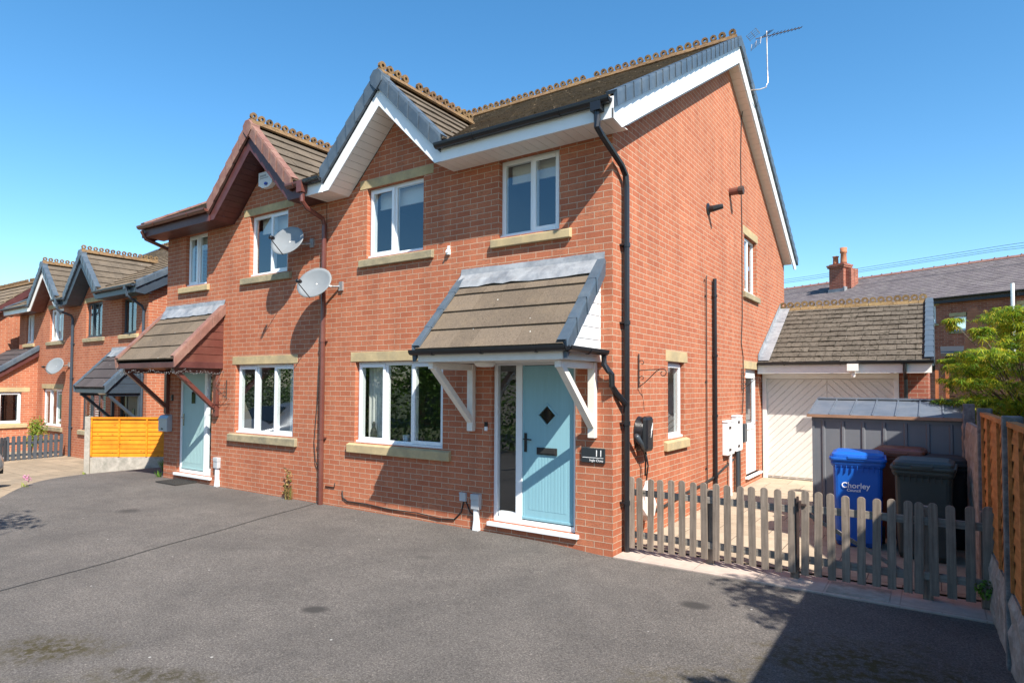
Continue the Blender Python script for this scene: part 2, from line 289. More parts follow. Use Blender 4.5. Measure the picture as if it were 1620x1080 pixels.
    patch(-9.75, 0.35, 1.0, 0.55, 0.3, (0.06, 0.056, 0.053), 0.7, 0.4, 0.6)
    t.links.new(c, b.inputs['Base Color']); b.inputs['Roughness'].default_value = 0.85; b.inputs['Specular IOR Level'].default_value = 0.3
    bump(t, b, n.outputs[0], 0.8, 0.008)
    return mt
M['asphalt'] = asphalt_mat()
def slab_mat(name, c1, c2, joint, w, h, off=0.5, msz=0.006):
    mt, t, b = newmat(name); uv = nd(t, 'ShaderNodeUVMap', uv_map='UVMap'); v = uv.outputs[0]
    k = nd(t, 'ShaderNodeTexBrick'); k.offset = off
    for nme, vv in (('Scale', 1), ('Brick Width', w), ('Row Height', h), ('Mortar Size', msz), ('Mortar Smooth', 0.3)): k.inputs[nme].default_value = vv
    for nme, cc in (('Color1', c1), ('Color2', c2), ('Mortar', joint)): k.inputs[nme].default_value = (*cc, 1)
    t.links.new(v, k.inputs['Vector']); n = noise(t, v, 5, 8, 0.75); r = ramp(t, n.outputs[0], [(0.3, (0.78,)*3), (0.7, (1.14,)*3)])
    c = mixc(t, 1.0, k.outputs['Color'], r.outputs[0], 'MULTIPLY'); t.links.new(c, b.inputs['Base Color'])
    b.inputs['Roughness'].default_value = 0.88; b.inputs['Specular IOR Level'].default_value = 0.2
    inv = nd(t, 'ShaderNodeMath', operation='MULTIPLY_ADD'); inv.inputs[1].default_value = -1; t.links.new(k.outputs['Fac'], inv.inputs[0]); t.links.new(n.outputs[0], inv.inputs[2]); bump(t, b, inv.outputs[0], 0.5, 0.008)
    return mt
M['flags_beige'] = slab_mat('flags_beige', (0.25, 0.20, 0.145), (0.34, 0.265, 0.19), (0.13, 0.10, 0.07), 0.6, 0.45)
M['flags_side'] = slab_mat('flags_side', (0.36, 0.295, 0.22), (0.42, 0.35, 0.265), (0.17, 0.13, 0.1), 0.6, 0.6)
M['flags_pink'] = slab_mat('flags_pink', (0.46, 0.37, 0.32), (0.42, 0.36, 0.31), (0.34, 0.28, 0.24), 0.6, 0.9)
M['earth'] = plain('earth', (0.10, 0.12, 0.05), 0.95, 0.35, 0.6, bmp=0.3)

# ---------------------------------------------------------------- mesh builder
class MB:
    def __init__(s, T=None): s.v = []; s.f = []; s.T = T
    def add(s, vs, fs):
        o = len(s.v)
        s.v += [tuple(s.T(*p)) if s.T else tuple(p) for p in vs]; s.f += [tuple(i+o for i in f) for f in fs]
    def box(s, x0, x1, y0, y1, z0, z1):
        s.add([(x0, y0, z0), (x1, y0, z0), (x1, y1, z0), (x0, y1, z0), (x0, y0, z1), (x1, y0, z1), (x1, y1, z1), (x0, y1, z1)],
              [(0, 3, 2, 1), (4, 5, 6, 7), (0, 1, 5, 4), (1, 2, 6, 5), (2, 3, 7, 6), (3, 0, 4, 7)]); return s
    def ext(s, pts, vec):
        n = len(pts); vec = Vector(vec); q = [tuple(Vector(p)+vec) for p in pts]
        s.add(list(pts)+q, [tuple(range(n)), tuple(range(2*n-1, n-1, -1))]+[(i, i+n, (i+1) % n+n, (i+1) % n) for i in range(n)]); return s
    def face(s, pts): s.add(pts, [tuple(range(len(pts)))]); return s
    def bar(s, p, q, w, h, up=(0, 0, 1)):
        p = Vector(p); q = Vector(q); d = (q-p).normalized(); up = Vector(up); sd_ = d.cross(up).normalized(); u2 = sd_.cross(d)
        a = [p+sd_*i*w/2+u2*j*h/2 for i, j in ((-1, -1), (1, -1), (1, 1), (-1, 1))]; return s.ext([tuple(x) for x in a], q-p)
    def tube(s, pts, r, n=8, caps=True):
        pts = [Vector(p) for p in pts]; rs = r if isinstance(r, (list, tuple)) else [r]*len(pts); rings = []; up = Vector((0.13, 0.21, 0.97)).normalized()
        for i, p in enumerate(pts):
            d = (pts[min(i+1, len(pts)-1)]-pts[max(i-1, 0)]).normalized()
            sd_ = d.cross(up)
            if sd_.length < 0.15: sd_ = d.cross(Vector((1, 0, 0)))
            sd_.normalize(); u2 = sd_.cross(d)
            rings.append([tuple(p+(sd_*math.cos(2*math.pi*k/n)+u2*math.sin(2*math.pi*k/n))*rs[i]) for k in range(n)])
        vs = [q for g in rings for q in g]; fs = []
        for i in range(len(pts)-1):
            for k in range(n): fs.append((i*n+k, i*n+(k+1) % n, (i+1)*n+(k+1) % n, (i+1)*n+k))
        if caps: fs += [tuple(range(n-1, -1, -1)), tuple((len(pts)-1)*n+k for k in range(n))]
        s.add(vs, fs); return s
    def lathe(s, prof, c, ax=(0, 0, 1), n=16):
        ax = Vector(ax).normalized(); a = ax.orthogonal().normalized(); b = ax.cross(a); c = Vector(c)
        vs = []; fs = []
        for r_, h in prof: vs += [tuple(c+ax*h+(a*math.cos(2*math.pi*k/n)+b*math.sin(2*math.pi*k/n))*r_) for k in range(n)]
        for i in range(len(prof)-1):
            for k in range(n): fs.append((i*n+k, i*n+(k+1) % n, (i+1)*n+(k+1) % n, (i+1)*n+k))
        fs += [tuple(range(n-1, -1, -1)), tuple((len(prof)-1)*n+k for k in range(n))]
        s.add(vs, fs); return s
    def ring(s, c, ax, R_, r_, t, n=12):
        # flat ring with a hole: outer radius R_, hole r_, thickness t
        ax = Vector(ax).normalized(); a = ax.orthogonal().normalized(); b = ax.cross(a); c = Vector(c); vs = []
        for rr, h in ((R_, -t/2), (R_, t/2), (r_, t/2), (r_, -t/2)):
            vs += [tuple(c+ax*h+(a*math.cos(2*math.pi*k/n)+b*math.sin(2*math.pi*k/n))*rr) for k in range(n)]
        fs = []
        for i in range(4):
            j = (i+1) % 4
            for k in range(n): fs.append((i*n+k, i*n+(k+1) % n, j*n+(k+1) % n, j*n+k))
        s.add(vs, fs); return s
    def build(s, name, mat, parent=None, smooth=False, bevel=0, recalc=True):
        me = bpy.data.meshes.new(name); me.from_pydata(s.v, [], s.f); me.update()
        if recalc:
            bm = bmesh.new(); bm.from_mesh(me); bmesh.ops.recalc_face_normals(bm, faces=bm.faces); bm.to_mesh(me); bm.free()
        uv = me.uv_layers.new(name='UVMap'); d = uv.data
        for p in me.polygons:
            nx, ny, nz = (abs(a) for a in p.normal)
            for li in p.loop_indices:
                co = me.vertices[me.loops[li].vertex_index].co
                d[li].uv = (co.x, co.y) if nz > nx+0.01 and nz > ny+0.01 else ((co.y, co.z) if nx > ny else (co.x, co.z))
        if smooth:
            for p in me.polygons: p.use_smooth = True
        me.materials.append(M[mat] if isinstance(mat, str) else mat)
        o = bpy.data.objects.new(name, me); COL.objects.link(o)
        if parent: o.parent = parent
        if bevel:
            md = o.modifiers.new('bevel', 'BEVEL'); md.width = bevel; md.segments = 2; md.limit_method = 'ANGLE'; md.angle_limit = R(40)
        return o
def tag(o, label=None, cat=None, group=None, kind=None):
    for k, v in (('label', label), ('category', cat), ('group', group), ('kind', kind)):
        if v: o[k] = v
    return o
def thing(name, label, cat, loc=(0, 0, 0), rz=0, group=None):
    o = bpy.data.objects.new(name, None); COL.objects.link(o); o.location = loc; o.rotation_euler = (0, 0, rz); o.empty_display_size = 0.2
    return tag(o, label, cat, group)
def text_mesh(name, body, size, mat, parent, M4, extrude=0.001, align='RIGHT', offset=0.0):
    cu = bpy.data.curves.new(name+'_font', 'FONT'); cu.body = body; cu.size = size; cu.extrude = extrude; cu.align_x = align; cu.offset = offset
    tmp = bpy.data.objects.new('tmp', cu); COL.objects.link(tmp); bpy.context.view_layer.update()
    me = bpy.data.meshes.new_from_object(tmp.evaluated_get(bpy.context.evaluated_depsgraph_get())); bpy.data.objects.remove(tmp)
    me.name = name; me.transform(M4); me.materials.clear(); me.materials.append(M[mat]); o = bpy.data.objects.new(name, me); COL.objects.link(o); o.parent = parent; return o

# ---------------------------------------------------------------- ground
def gz(x, y):
    t = min(1, max(0, (-10.5-x)/4.5)); s_ = t*t*(3-2*t); z = -0.38*s_
    t2 = min(1, max(0, (-0.2-x)/0.8)); z += 0.05*t2*t2*(3-2*t2)*max(0, min(1, (y+3.5)/3.5))
    return z
def sheet(name, xs, ys, dz, mat, kind='structure'):
    mb = MB(); vs = [(x, y, gz(x, y)+dz) for y in ys for x in xs]; nx = len(xs)
    fs = [(j*nx+i, j*nx+i+1, (j+1)*nx+i+1, (j+1)*nx+i) for j in range(len(ys)-1) for i in range(nx-1)]
    mb.add(vs, fs); o = mb.build(name, mat, recalc=False); tag(o, kind=kind); return o
def frange(a, b, s_):
    n = max(1, round((b-a)/s_)); return [a+(b-a)*i/n for i in range(n+1)]
sheet('ground', [-400, -150, -60, -40]+frange(-30, -8, 1)+[-4, -1, -0.2, 4, 20, 60, 150, 400], [-300, -100, -30, -10, -3.5, -2, -1, 0, 1, 3, 10, 30, 100, 400, 900], -0.06, 'earth')
# driveway: outline follows the paving edge on the left
left_edge = [(-13.3, 0.05), (-12.3, -0.75), (-11.35, -1.51), (-10.3, -2.25), (-9.3, -2.85)]
def drive_left(y):
    if y >= 0.05: return -13.3
    for (xa, ya), (xb, yb) in zip(left_edge, left_edge[1:]):
        if yb <= y <= ya: return xa+(xb-xa)*(ya-y)/(ya-yb)
    return -9.3-(-2.85-y)*1.6
ys = frange(-14, -3, 0.5)+frange(-2.85, 0.045, 0.25)
vs = []; fs = []; NX = 34
for y in ys:
    xl = drive_left(y) if y > -2.85 else -16.0
    if y <= -2.85: xl = -16 if y < -4 else -9.3-(-2.85-y)*5.8
    for i in range(NX+1): x = xl+(7-xl)*i/NX; vs.append((x, y, gz(x, y)))
fs = [(j*(NX+1)+i, j*(NX+1)+i+1, (j+1)*(NX+1)+i+1, (j+1)*(NX+1)+i) for j in range(len(ys)-1) for i in range(NX)]
mb = MB(); mb.add(vs, fs); tag(mb.build('driveway', 'asphalt', recalc=False), kind='structure')
sheet('side_drive', frange(-13.2, -9.6, 0.3), frange(0.045, 2.6, 0.4), -0.002, 'asphalt')
sheet('flagged_paving', frange(-24, -9, 0.5), frange(-5.5, 2.2, 0.4), -0.012, 'flags_beige')
mb = MB()
sx0, sy0, sx1, sy1 = -5.0, -0.03, -4.03, -4.5
N = 24; vs = []
for i in range(N+1):
    t = i/N; x = sx0+(sx1-sx0)*t+0.012*math.sin(t*19); y = sy0+(sy1-sy0)*t
    vs += [(x-0.009, y, gz(x, y)+0.004), (x+0.009, y, gz(x, y)+0.004)]
mb.add(vs, [(2*i, 2*i+1, 2*i+3, 2*i+2) for i in range(N)]); tag(mb.build('driveway_seam', 'black_matt', recalc=False), kind='structure')
# side path
sheet('side_path', frange(0.0, 3.35, 0.4), frange(0.5, 7.4, 0.4), 0.035, 'flags_side')
mb = MB(); mb.box(0.02, 3.36, -0.04, 0.5, -0.05, 0.02); tag(mb.build('paving_edge', 'flags_pink', bevel=0.004), kind='structure')
mb = MB(); mb.box(2.12, 2.62, 0.01, 0.38, 0.0, 0.026); tag(mb.build('slab_inset', 'concrete', bevel=0.003), kind='structure')

# ---------------------------------------------------------------- house kit
def tile_rows(mb, org, ua, sa, Wd, L, gauge, tw, t=0.026, bond=True, keep=None, jit=0.004, rnd=random, gap=0.0015):
    org = Vector(org); ua = Vector(ua).normalized(); sa = Vector(sa).normalized(); n = ua.cross(sa).normalized()
    if n.z < 0: n = -n
    rows = math.ceil(L/gauge-1e-6)
    for i in range(rows):
        v0 = i*gauge; v1 = min((i+1)*gauge+0.02, L); off = -tw*0.5 if (bond and i % 2) else 0; u = off
        while u < Wd-1e-4:
            a = max(0, u)+gap; b = min(Wd, u+tw)-gap; u += tw
            if b-a < 0.02: continue
            if keep and not keep((a+b)/2, (v0+v1)/2): continue
            j1 = rnd.uniform(-jit, jit); j2 = rnd.uniform(-jit, jit); e = -0.015+rnd.uniform(-jit, jit)
            h0 = t+0.012; h1 = 0.010
            P = lambda uu, vv, hh: tuple(org+ua*uu+sa*vv+n*hh)
            mb.add([P(a, v0+e, h0-t+j1), P(b, v0+e, h0-t+j2), P(b, v1, -0.012), P(a, v1, -0.012),
                    P(a, v0+e, h0+j1), P(b, v0+e, h0+j2), P(b, v1, h1), P(a, v1, h1)],
                   [(0, 3, 2, 1), (4, 5, 6, 7), (0, 1, 5, 4), (1, 2, 6, 5), (2, 3, 7, 6), (3, 0, 4, 7)])

def crest(mb, p, q, rad=0.062, pitch=0.155, wing=0.11, drop=0.075, rnd=random):
    p = Vector(p); q = Vector(q); d = (q-p); L = d.length; d.normalize(); sd_ = Vector((d.y, -d.x, 0)); k = 0; n = int(L/0.45)
    for i in range(n+1):
        a = p+d*(i*0.45); b = p+d*min(L, i*0.45+0.442)
        if (b-a).length < 0.05: continue
        jz = rnd.uniform(-0.006, 0.006)
        prof = [sd_*-wing+Vector((0, 0, -drop)), sd_*-0.02+Vector((0, 0, 0.03+jz)), sd_*0.02+Vector((0, 0, 0.03+jz)), sd_*wing+Vector((0, 0, -drop)), sd_*(wing-0.02)+Vector((0, 0, -drop-0.02)), Vector((0, 0, -0.01)), sd_*-(wing-0.02)+Vector((0, 0, -drop-0.02))]
        mb.ext([tuple(a+x) for x in prof], b-a)
    u = pitch/2
    while u < L:
        if rnd.random() > 0.03:
            c = p+d*u+Vector((0, 0, 0.03+rad*0.86+rnd.uniform(-0.004, 0.004)))
            mb.ring(c, sd_+d*rnd.uniform(-0.08, 0.08), rad*rnd.uniform(0.94, 1.05), rad*0.42, 0.045, 10)
            mb.box(c.x-0.018-abs(d.x)*0.02, c.x+0.018+abs(d.x)*0.02, c.y-0.018-abs(d.y)*0.02, c.y+0.018+abs(d.y)*0.02, c.z-rad*0.98, c.z-rad*0.7)
        u += pitch

def caps(mb, p, q, w, sidev, depth, step=0.33):
    # stepped dry-verge caps from low end p to high end q; sidev points outwards; depth hangs down
    p = Vector(p); q = Vector(q); d = q-p; L = d.length; d.normalize(); sv = Vector(sidev).normalized(); n = d.cross(sv).normalized()
    if n.z < 0: n = -n
    k = max(1, round(L/step)); st = L/k
    for i in range(k):
        a = p+d*(i*st-0.012); b = p+d*((i+1)*st+0.01)
        sec = lambda o, f: [o-sv*w*f+n*0.03*f, o+sv*(0.035+(f-1)*0.12)+n*0.03*f, o+sv*(0.04+(f-1)*0.12), o+sv*(0.035+(f-1)*0.12)-Vector((0, 0, depth)), o-sv*0.0-Vector((0, 0, depth)), o-sv*0.0, o-sv*w*f]
        A = sec(a, 1.10); B = sec(b, 0.985)
        nn = len(A); mb.add([tuple(x) for x in A+B], [tuple(range(nn)), tuple(range(2*nn-1, nn-1, -1))]+[(j, j+nn, (j+1) % nn+nn, (j+1) % nn) for j in range(nn)])

def gutter(mb, p, q, r_=0.056, brk=0.9):
    p = Vector(p); q = Vector(q); d = (q-p); L = d.length; dn = d.normalized(); sd_ = Vector((dn.y, -dn.x, 0))
    prof = []
    for i in range(9):
        a = math.pi+math.pi*i/8; prof.append(sd_*math.cos(a)*r_+Vector((0, 0, math.sin(a)*r_)))
    prof.append(sd_*r_+Vector((0, 0, 0.012))); prof.append(sd_*(r_-0.006)+Vector((0, 0, 0.012)))
    for i in range(8, -1, -1):
        a = math.pi+math.pi*i/8; prof.append(sd_*math.cos(a)*(r_-0.006)+Vector((0, 0, math.sin(a)*(r_-0.006))))
    prof.append(sd_*-(r_-0.006)+Vector((0, 0, 0.012))); prof.append(sd_*-r_+Vector((0, 0, 0.012)))
    mb.ext([tuple(p+x) for x in prof], d)
    for e in (p, q-dn*0.006): mb.ext([tuple(e+sd_*math.cos(math.pi+math.pi*i/8)*r_+Vector((0, 0, math.sin(math.pi+math.pi*i/8)*r_))) for i in range(9)], dn*0.006)
    k = max(1, int(L/brk))
    for i in range(k):
        c = p+dn*(L*(i+0.5)/k)
        o = [sd_*math.cos(math.pi+math.pi*j/8)*(r_+0.008)+Vector((0, 0, math.sin(math.pi+math.pi*j/8)*(r_+0.008))) for j in range(9)]
        mb.ext([tuple(c+x) for x in o], dn*0.025)

def wall_grid(mb, a0, a1, z0, z1, holes, P, reveal=0.1):
    us = sorted({a0, a1}|{h[0] for h in holes}|{h[1] for h in holes}); zs = sorted({z0, z1}|{h[2] for h in holes}|{h[3] for h in holes})
    for i in range(len(us)-1):
        for j in range(len(zs)-1):
            uc = (us[i]+us[i+1])/2; zc = (zs[j]+zs[j+1])/2
            if any(h[0] < uc < h[1] and h[2] < zc < h[3] for h in holes): continue
            mb.face([P(us[i], 0, zs[j]), P(us[i+1], 0, zs[j]), P(us[i+1], 0, zs[j+1]), P(us[i], 0, zs[j+1])])
    for h in holes:
        a, b, c, d = h
        mb.face([P(a, 0, c), P(a, reveal, c), P(a, reveal, d), P(a, 0, d)]); mb.face([P(b, 0, c), P(b, reveal, c), P(b, reveal, d), P(b, 0, d)])
        mb.face([P(a, 0, c), P(b, 0, c), P(b, reveal, c), P(a, reveal, c)]); mb.face([P(a, 0, d), P(b, 0, d), P(b, reveal, d), P(a, reveal, d)])

def window(root, T, a0, a1, z0, z1, lights, frame='upvc', lintel=None, sill=None, lintel_m='stone', sill_m='stone', blind=0, curtain=False, slats=False, ft=0.055, rec=0.075):
    """T maps (along, inward depth, z) to house coordinates; lights = [(width fraction, is_sash)]"""
    mb = MB(T); d0, d1 = rec, rec+0.06
    mb.box(a0, a0+ft, d0, d1, z0, z1); mb.box(a1-ft, a1, d0, d1, z0, z1); mb.box(a0+ft, a1-ft, d0, d1, z0, z0+ft); mb.box(a0+ft, a1-ft, d0, d1, z1-ft, z1)
    mb.box(a0-0.0, a1+0.0, d0-0.045, d0-0.0005, z0, z0+0.03)
    tot = sum(l[0] for l in lights); Wd = a1-a0; x = a0; panes = []
    for i, (w, sash) in enumerate(lights):
        x2 = x+Wd*w/tot
        if i < len(lights)-1: mb.box(x2-0.03, x2+0.03, d0+0.001, d1-0.001, z0+ft, z1-ft)
        l = a0+ft if i == 0 else x+0.03; r_ = a1-ft if i == len(lights)-1 else x2-0.03; b, tp = z0+ft, z1-ft
        if sash:
            e = 0.022; s_ = 0.05; L_, R_, B_, T_ = l-e, r_+e, b-e, tp+e; q0, q1 = d0-0.022, d0-0.001
            mb.box(L_, L_+s_, q0, q1, B_, T_); mb.box(R_-s_, R_, q0, q1, B_, T_); mb.box(L_+s_, R_-s_, q0, q1, B_, B_+s_); mb.box(L_+s_, R_-s_, q0, q1, T_-s_, T_)
            mb.box(l, L_+s_+0.006, d0+0.001, d1-0.002, b, tp); mb.box(R_-s_-0.006, r_, d0+0.001, d1-0.002, b, tp)
            panes.append((L_+s_, R_-s_, B_+s_, T_-s_, d0-0.008))
        else: panes.append((l, r_, b, tp, d0+0.018))
        x = x2
    fr = mb.build('window', frame, root, bevel=0.004)
    for p in panes:
        g = MB(T); g.face([(p[0], p[4], p[2]), (p[1], p[4], p[2]), (p[1], p[4], p[3]), (p[0], p[4], p[3])]); g.build('pane', 'glass', fr, recalc=False)
    if lintel:
        g = MB(T); g.box(lintel[0], lintel[1], -0.006, 0.105, z1+0.002, z1+0.002+lintel[2]); g.build('lintel', lintel_m, fr, bevel=0.006)
    if sill:
        g = MB(T); h = sill[2]; g.ext([(sill[0], -0.055, z0-h), (sill[0], -0.055, z0-0.03), (sill[0], 0.03, z0-0.002), (sill[0], 0.09, z0-0.002), (sill[0], 0.09, z0-h)], (sill[1]-sill[0], 0, 0))
        g.build('sill', sill_m, fr, bevel=0.008)
    if blind:
        g = MB(T); hgt = (z1-z0)*blind; g.box(a0+0.06, a1-0.06, 0.22, 0.235, z1-hgt, z1-0.03); g.box(a0+0.06, a1-0.06, 0.215, 0.24, z1-hgt-0.02, z1-hgt); g.build('blind', 'blind', fr)
    if slats:
        g = MB(T); n = int((z1-z0-0.12)/0.07)
        for i in range(n): zz = z0+0.06+i*0.07; g.ext([(a0+0.05, 0.2, zz), (a0+0.05, 0.24, zz+0.045), (a0+0.05, 0.243, zz+0.042), (a0+0.05, 0.203, zz-0.003)], (a1-a0-0.1, 0, 0))
        g.build('blind', 'upvc', fr)
    if curtain:
        for s0, s1 in curtain:
            g = MB(T); n = 14
            vs = []
            for i in range(n+1):
                a = s0+(s1-s0)*i/n; dd = 0.26+0.03*math.sin(i*2.2); vs += [(a, dd, z0-0.05), (a, dd, z1-0.02)]
            g.add(vs, [(2*i, 2*i+2, 2*i+3, 2*i+1) for i in range(n)]); g.build('curtain', 'curtain', fr, smooth=True, recalc=False)
    return fr

APEX = 4.86; DEP = 9.72; M_ = 0.5774
def zt(y): return 5.0+M_*(min(y, DEP-y)+0.42)
def house(name, label, loc, rz, s_, st, g):
    """one semi-detached house; u runs from the outer corner (0) to the party wall (g['w']); s_=-1 puts the party wall on the left"""
    root = thing(name, label, 'house', loc, rz); rnd = random.Random(g.get('seed', 1))
    U = lambda u, y, z: (s_*u, y, z)
    F = lambda a, d, z: (s_*a, d, z)          # front wall
    SD = lambda a, d, z: (s_*d, a, z)         # side wall
    w = g['w']; gc = g['gc']; gh = 1.03; base = g.get('base', -0.12); zs = 4.76; wt = 4.84
    gf, dr, ul, ur = g['gf'], g['door'], g['gable_win'], g['small_win']
    holes = [gf, dr, ul, ur]
    # walls
    mb = MB(U); wall_grid(mb, 0, w, base, wt, [h for h in holes], lambda a, d, z: (a, d, z))
    q_ = zs+gh-0.03-wt; mb.face([(gc-q_, 0, wt), (gc+q_, 0, wt), (gc, 0, wt+q_)])
    sh = g.get('side_holes', [])
    wall_grid(mb, 0, DEP, base, wt, sh, lambda a, d, z: (d, a, z))
    mb.face([(0, 0.03, wt), (0, DEP-0.03, wt), (0, APEX, 4.825+0.571*APEX)])
    mb.face([(0, DEP, base), (w, DEP, base), (w, DEP, zs), (0, DEP, zs)])
    mb.build('wall', 'brick', root, recalc=False)
    # rooms behind the glass
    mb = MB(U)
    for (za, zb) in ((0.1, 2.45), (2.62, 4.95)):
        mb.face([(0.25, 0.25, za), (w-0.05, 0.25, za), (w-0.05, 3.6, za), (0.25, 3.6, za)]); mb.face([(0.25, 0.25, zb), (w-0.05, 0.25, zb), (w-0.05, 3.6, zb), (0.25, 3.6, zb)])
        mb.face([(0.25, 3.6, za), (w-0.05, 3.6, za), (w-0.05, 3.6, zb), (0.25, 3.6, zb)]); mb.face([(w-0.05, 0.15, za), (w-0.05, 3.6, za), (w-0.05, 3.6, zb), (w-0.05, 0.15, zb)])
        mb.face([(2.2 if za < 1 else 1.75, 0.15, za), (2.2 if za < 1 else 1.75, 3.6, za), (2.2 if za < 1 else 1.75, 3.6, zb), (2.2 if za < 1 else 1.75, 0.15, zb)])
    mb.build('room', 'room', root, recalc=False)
    # roof
    mb = MB(U); L = math.hypot(APEX+0.42, M_*(APEX+0.42)); sv = (0, math.cos(math.atan(M_)), math.sin(math.atan(M_)))
    kp = lambda u, v: not (gc-gh-0.02 < u-0.16 < gc+gh+0.02 and v*sv[1]-0.42 < 0.2)
    tile_rows(mb, (-0.16, -0.42, zt(-0.42)-0.03), (1, 0, 0), sv, w+0.16, L, 0.32, 0.33, keep=kp, rnd=rnd)
    tile_rows(mb, (-0.16, DEP+0.42, zt(-0.42)-0.03), (1, 0, 0), (0, -sv[1], sv[2]), w+0.16, L, 0.32, 0.33, rnd=rnd)
    mb.ext([(-0.16, 0.25, zt(0.25)-0.05), (-0.16, APEX, zt(APEX)-0.05), (-0.16, DEP+0.4, zt(-0.4)-0.05), (-0.16, DEP+0.4, zt(-0.4)-0.08), (-0.16, APEX, zt(APEX)-0.09), (-0.16, 0.25, zt(0.25)-0.09)], (w+0.16, 0, 0))
    for a, b in ((-0.16, gc-gh-0.15), (gc+gh+0.15, w)):
        mb.ext([(a, -0.42, zt(-0.42)-0.05), (a, 0.25, zt(0.25)-0.05), (a, 0.25, zt(0.25)-0.09), (a, -0.42, zt(-0.42)-0.09)], (b-a, 0, 0))
    roof = mb.build('roof', 'tile_moss', root)
    # front gable roof
    mb = MB(U); gp = zs+gh+0.42; g0 = -0.40; gl = 2.35
    for sg in (-1, 1):
        hw = 1.14; tile_rows(mb, (gc+sg*hw, g0, gp-hw-0.02), (0, 1, 0), (-sg*0.7071, 0, 0.7071), gl, hw*1.4142, 0.27, 0.33, bond=True, rnd=rnd)
        mb.ext([(gc+sg*hw, g0, gp-hw-0.04), (gc, g0, gp-0.04), (gc, g0, gp-0.08), (gc+sg*hw, g0, gp-hw-0.08)], (0, gl, 0))
    groof = mb.build('gable_roof', 'tile', root)
    mb = MB(U); crest(mb, (0.02 if s_ else 0, APEX, zt(APEX)+0.05), (w, APEX, zt(APEX)+0.05), rnd=rnd); mb_g = MB(U); crest(mb_g, (gc, g0-0.02, gp+0.06), (gc, (gp-5.0)/M_-0.42+0.05, gp+0.06), rnd=rnd)
    mb.add([(p) for p in ((-0.14, APEX-0.14, zt(APEX)-0.04), (0.03, APEX-0.14, zt(APEX)-0.04), (0.03, APEX, zt(APEX)+0.08), (-0.14, APEX, zt(APEX)+0.08), (-0.14, APEX+0.14, zt(APEX)-0.04), (0.03, APEX+0.14, zt(APEX)-0.04))], [(0, 1, 2, 3), (3, 2, 5, 4), (0, 3, 4), (1, 5, 2), (0, 4, 5, 1)])
    crest(mb, (-0.16, APEX, zt(APEX)+0.05), (0.02, APEX, zt(APEX)+0.05), rnd=rnd)
    mb.build('ridge_crest', 'crest', roof); mb_g.build('ridge_crest', 'crest', groof)
    # verge caps
    mb = MB(U); caps(mb, (-0.2, -0.40, zt(-0.40)+0.01), (-0.2, APEX, zt(APEX)+0.01), 0.08, (-1, 0, 0), 0.15, 0.26); mb.build('verge_cap', st['cap'], root)
    mb = MB(U); caps(mb, (-0.2, DEP+0.42, zt(-0.42)+0.01), (-0.2, APEX, zt(APEX)+0.01), 0.08, (-1, 0, 0), 0.15, 0.26); mb.build('verge_cap', st['cap'], root)
    for sg in (-1, 1): mb = MB(U); caps(mb, (gc+sg*1.14, g0-0.01, gp-1.14+0.012), (gc+sg*0.03, g0-0.01, gp-0.03+0.012), 0.09, (0, -1, 0), 0.20, 0.27); mb.build('verge_cap', st['cap'], root)
    mb = MB(U); mb.ext([(gc-0.11, g0-0.065, gp-0.13), (gc-0.12, g0-0.065, gp-0.03), (gc-0.05, g0-0.065, gp+0.05), (gc+0.05, g0-0.065, gp+0.05), (gc+0.12, g0-0.065, gp-0.03), (gc+0.11, g0-0.065, gp-0.13), (gc, g0-0.065, gp-0.24)], (0, 0.17, 0))
    mb.build('apex_cap', st['cap'], root, bevel=0.006)
    # barge boards and fascias
    mb = MB(U); y0 = g0+0.0; ip = zs+gh-0.02
    for sg in (-1, 1):
        mb.ext([(gc, y0, ip), (gc, y0, ip+0.24), (gc+sg*1.15, y0, ip+0.24-1.15), (gc+sg*1.15, y0, zs-0.0), (gc+sg*(1.03), y0, zs-0.0)], (0, 0.022, 0))
    e0 = -0.20
    mb.box(e0, gc-1.15, -0.42, -0.398, zs-0.01, 4.985); mb.box(gc+1.15, w-0.002, -0.42, -0.398, zs-0.01, 4.985)
    mb.ext([(-0.2, -0.42, zs-0.01), (-0.2, -0.19, zs-0.04), (-0.2, 0.66, 5.21), (-0.2, APEX, 4.835+0.571*APEX), (-0.2, APEX, 5.10+M_*APEX), (-0.2, -0.42, 5.10-0.42*M_)], (0.022, 0, 0))
    mb.ext([(-0.2, DEP+0.42, zs-0.01), (-0.2, DEP+0.22, zs-0.04), (-0.2, DEP-0.66, 5.21), (-0.2, APEX, 4.835+0.571*APEX), (-0.2, APEX, 5.10+M_*APEX), (-0.2, DEP+0.42, 5.10-0.42*M_)], (0.022, 0, 0))
    mb.build('bargeboard', st['trim'], root, bevel=0.003)
    # soffits (grooved boards)
    mb = MB(U)
    def boards(pA, pB, vec, n):
        pA = Vector(pA); pB = Vector(pB); vec = Vector(vec)
        for i in range(n):
            a = pA.lerp(pB, i/n); b = pA.lerp(pB, (i+1)/n-0.005/((pB-pA).length)); dn = (b-a).cross(vec).normalized()*0.008
            if dn.z < 0: dn = -dn
            mb.ext([tuple(a), tuple(b), tuple(b+dn), tuple(a+dn)], vec)
    boards((-0.18, -0.398, zs), (gc-gh, -0.398, zs), (0, 0.396, 0), 20); boards((gc+gh, -0.398, zs), (w, -0.398, zs), (0, 0.398, 0), 5)
    for sg in (-1, 1): boards((gc+sg*gh, y0+0.022, zs), (gc, y0+0.022, zs+gh-0.02), (0, -y0-0.022, 0), 13)
    boards((-0.178, 0.0, zs+0.05), (-0.178, APEX, zs+0.05+0.571*APEX), (0.178, 0, 0), 40); boards((-0.178, DEP, zs+0.05), (-0.178, APEX, zs+0.05+0.571*APEX), (0.178, 0, 0), 40)
    mb.build('soffit', st['soffit'], root)
    # gutters and downpipe
    mb = MB(U)
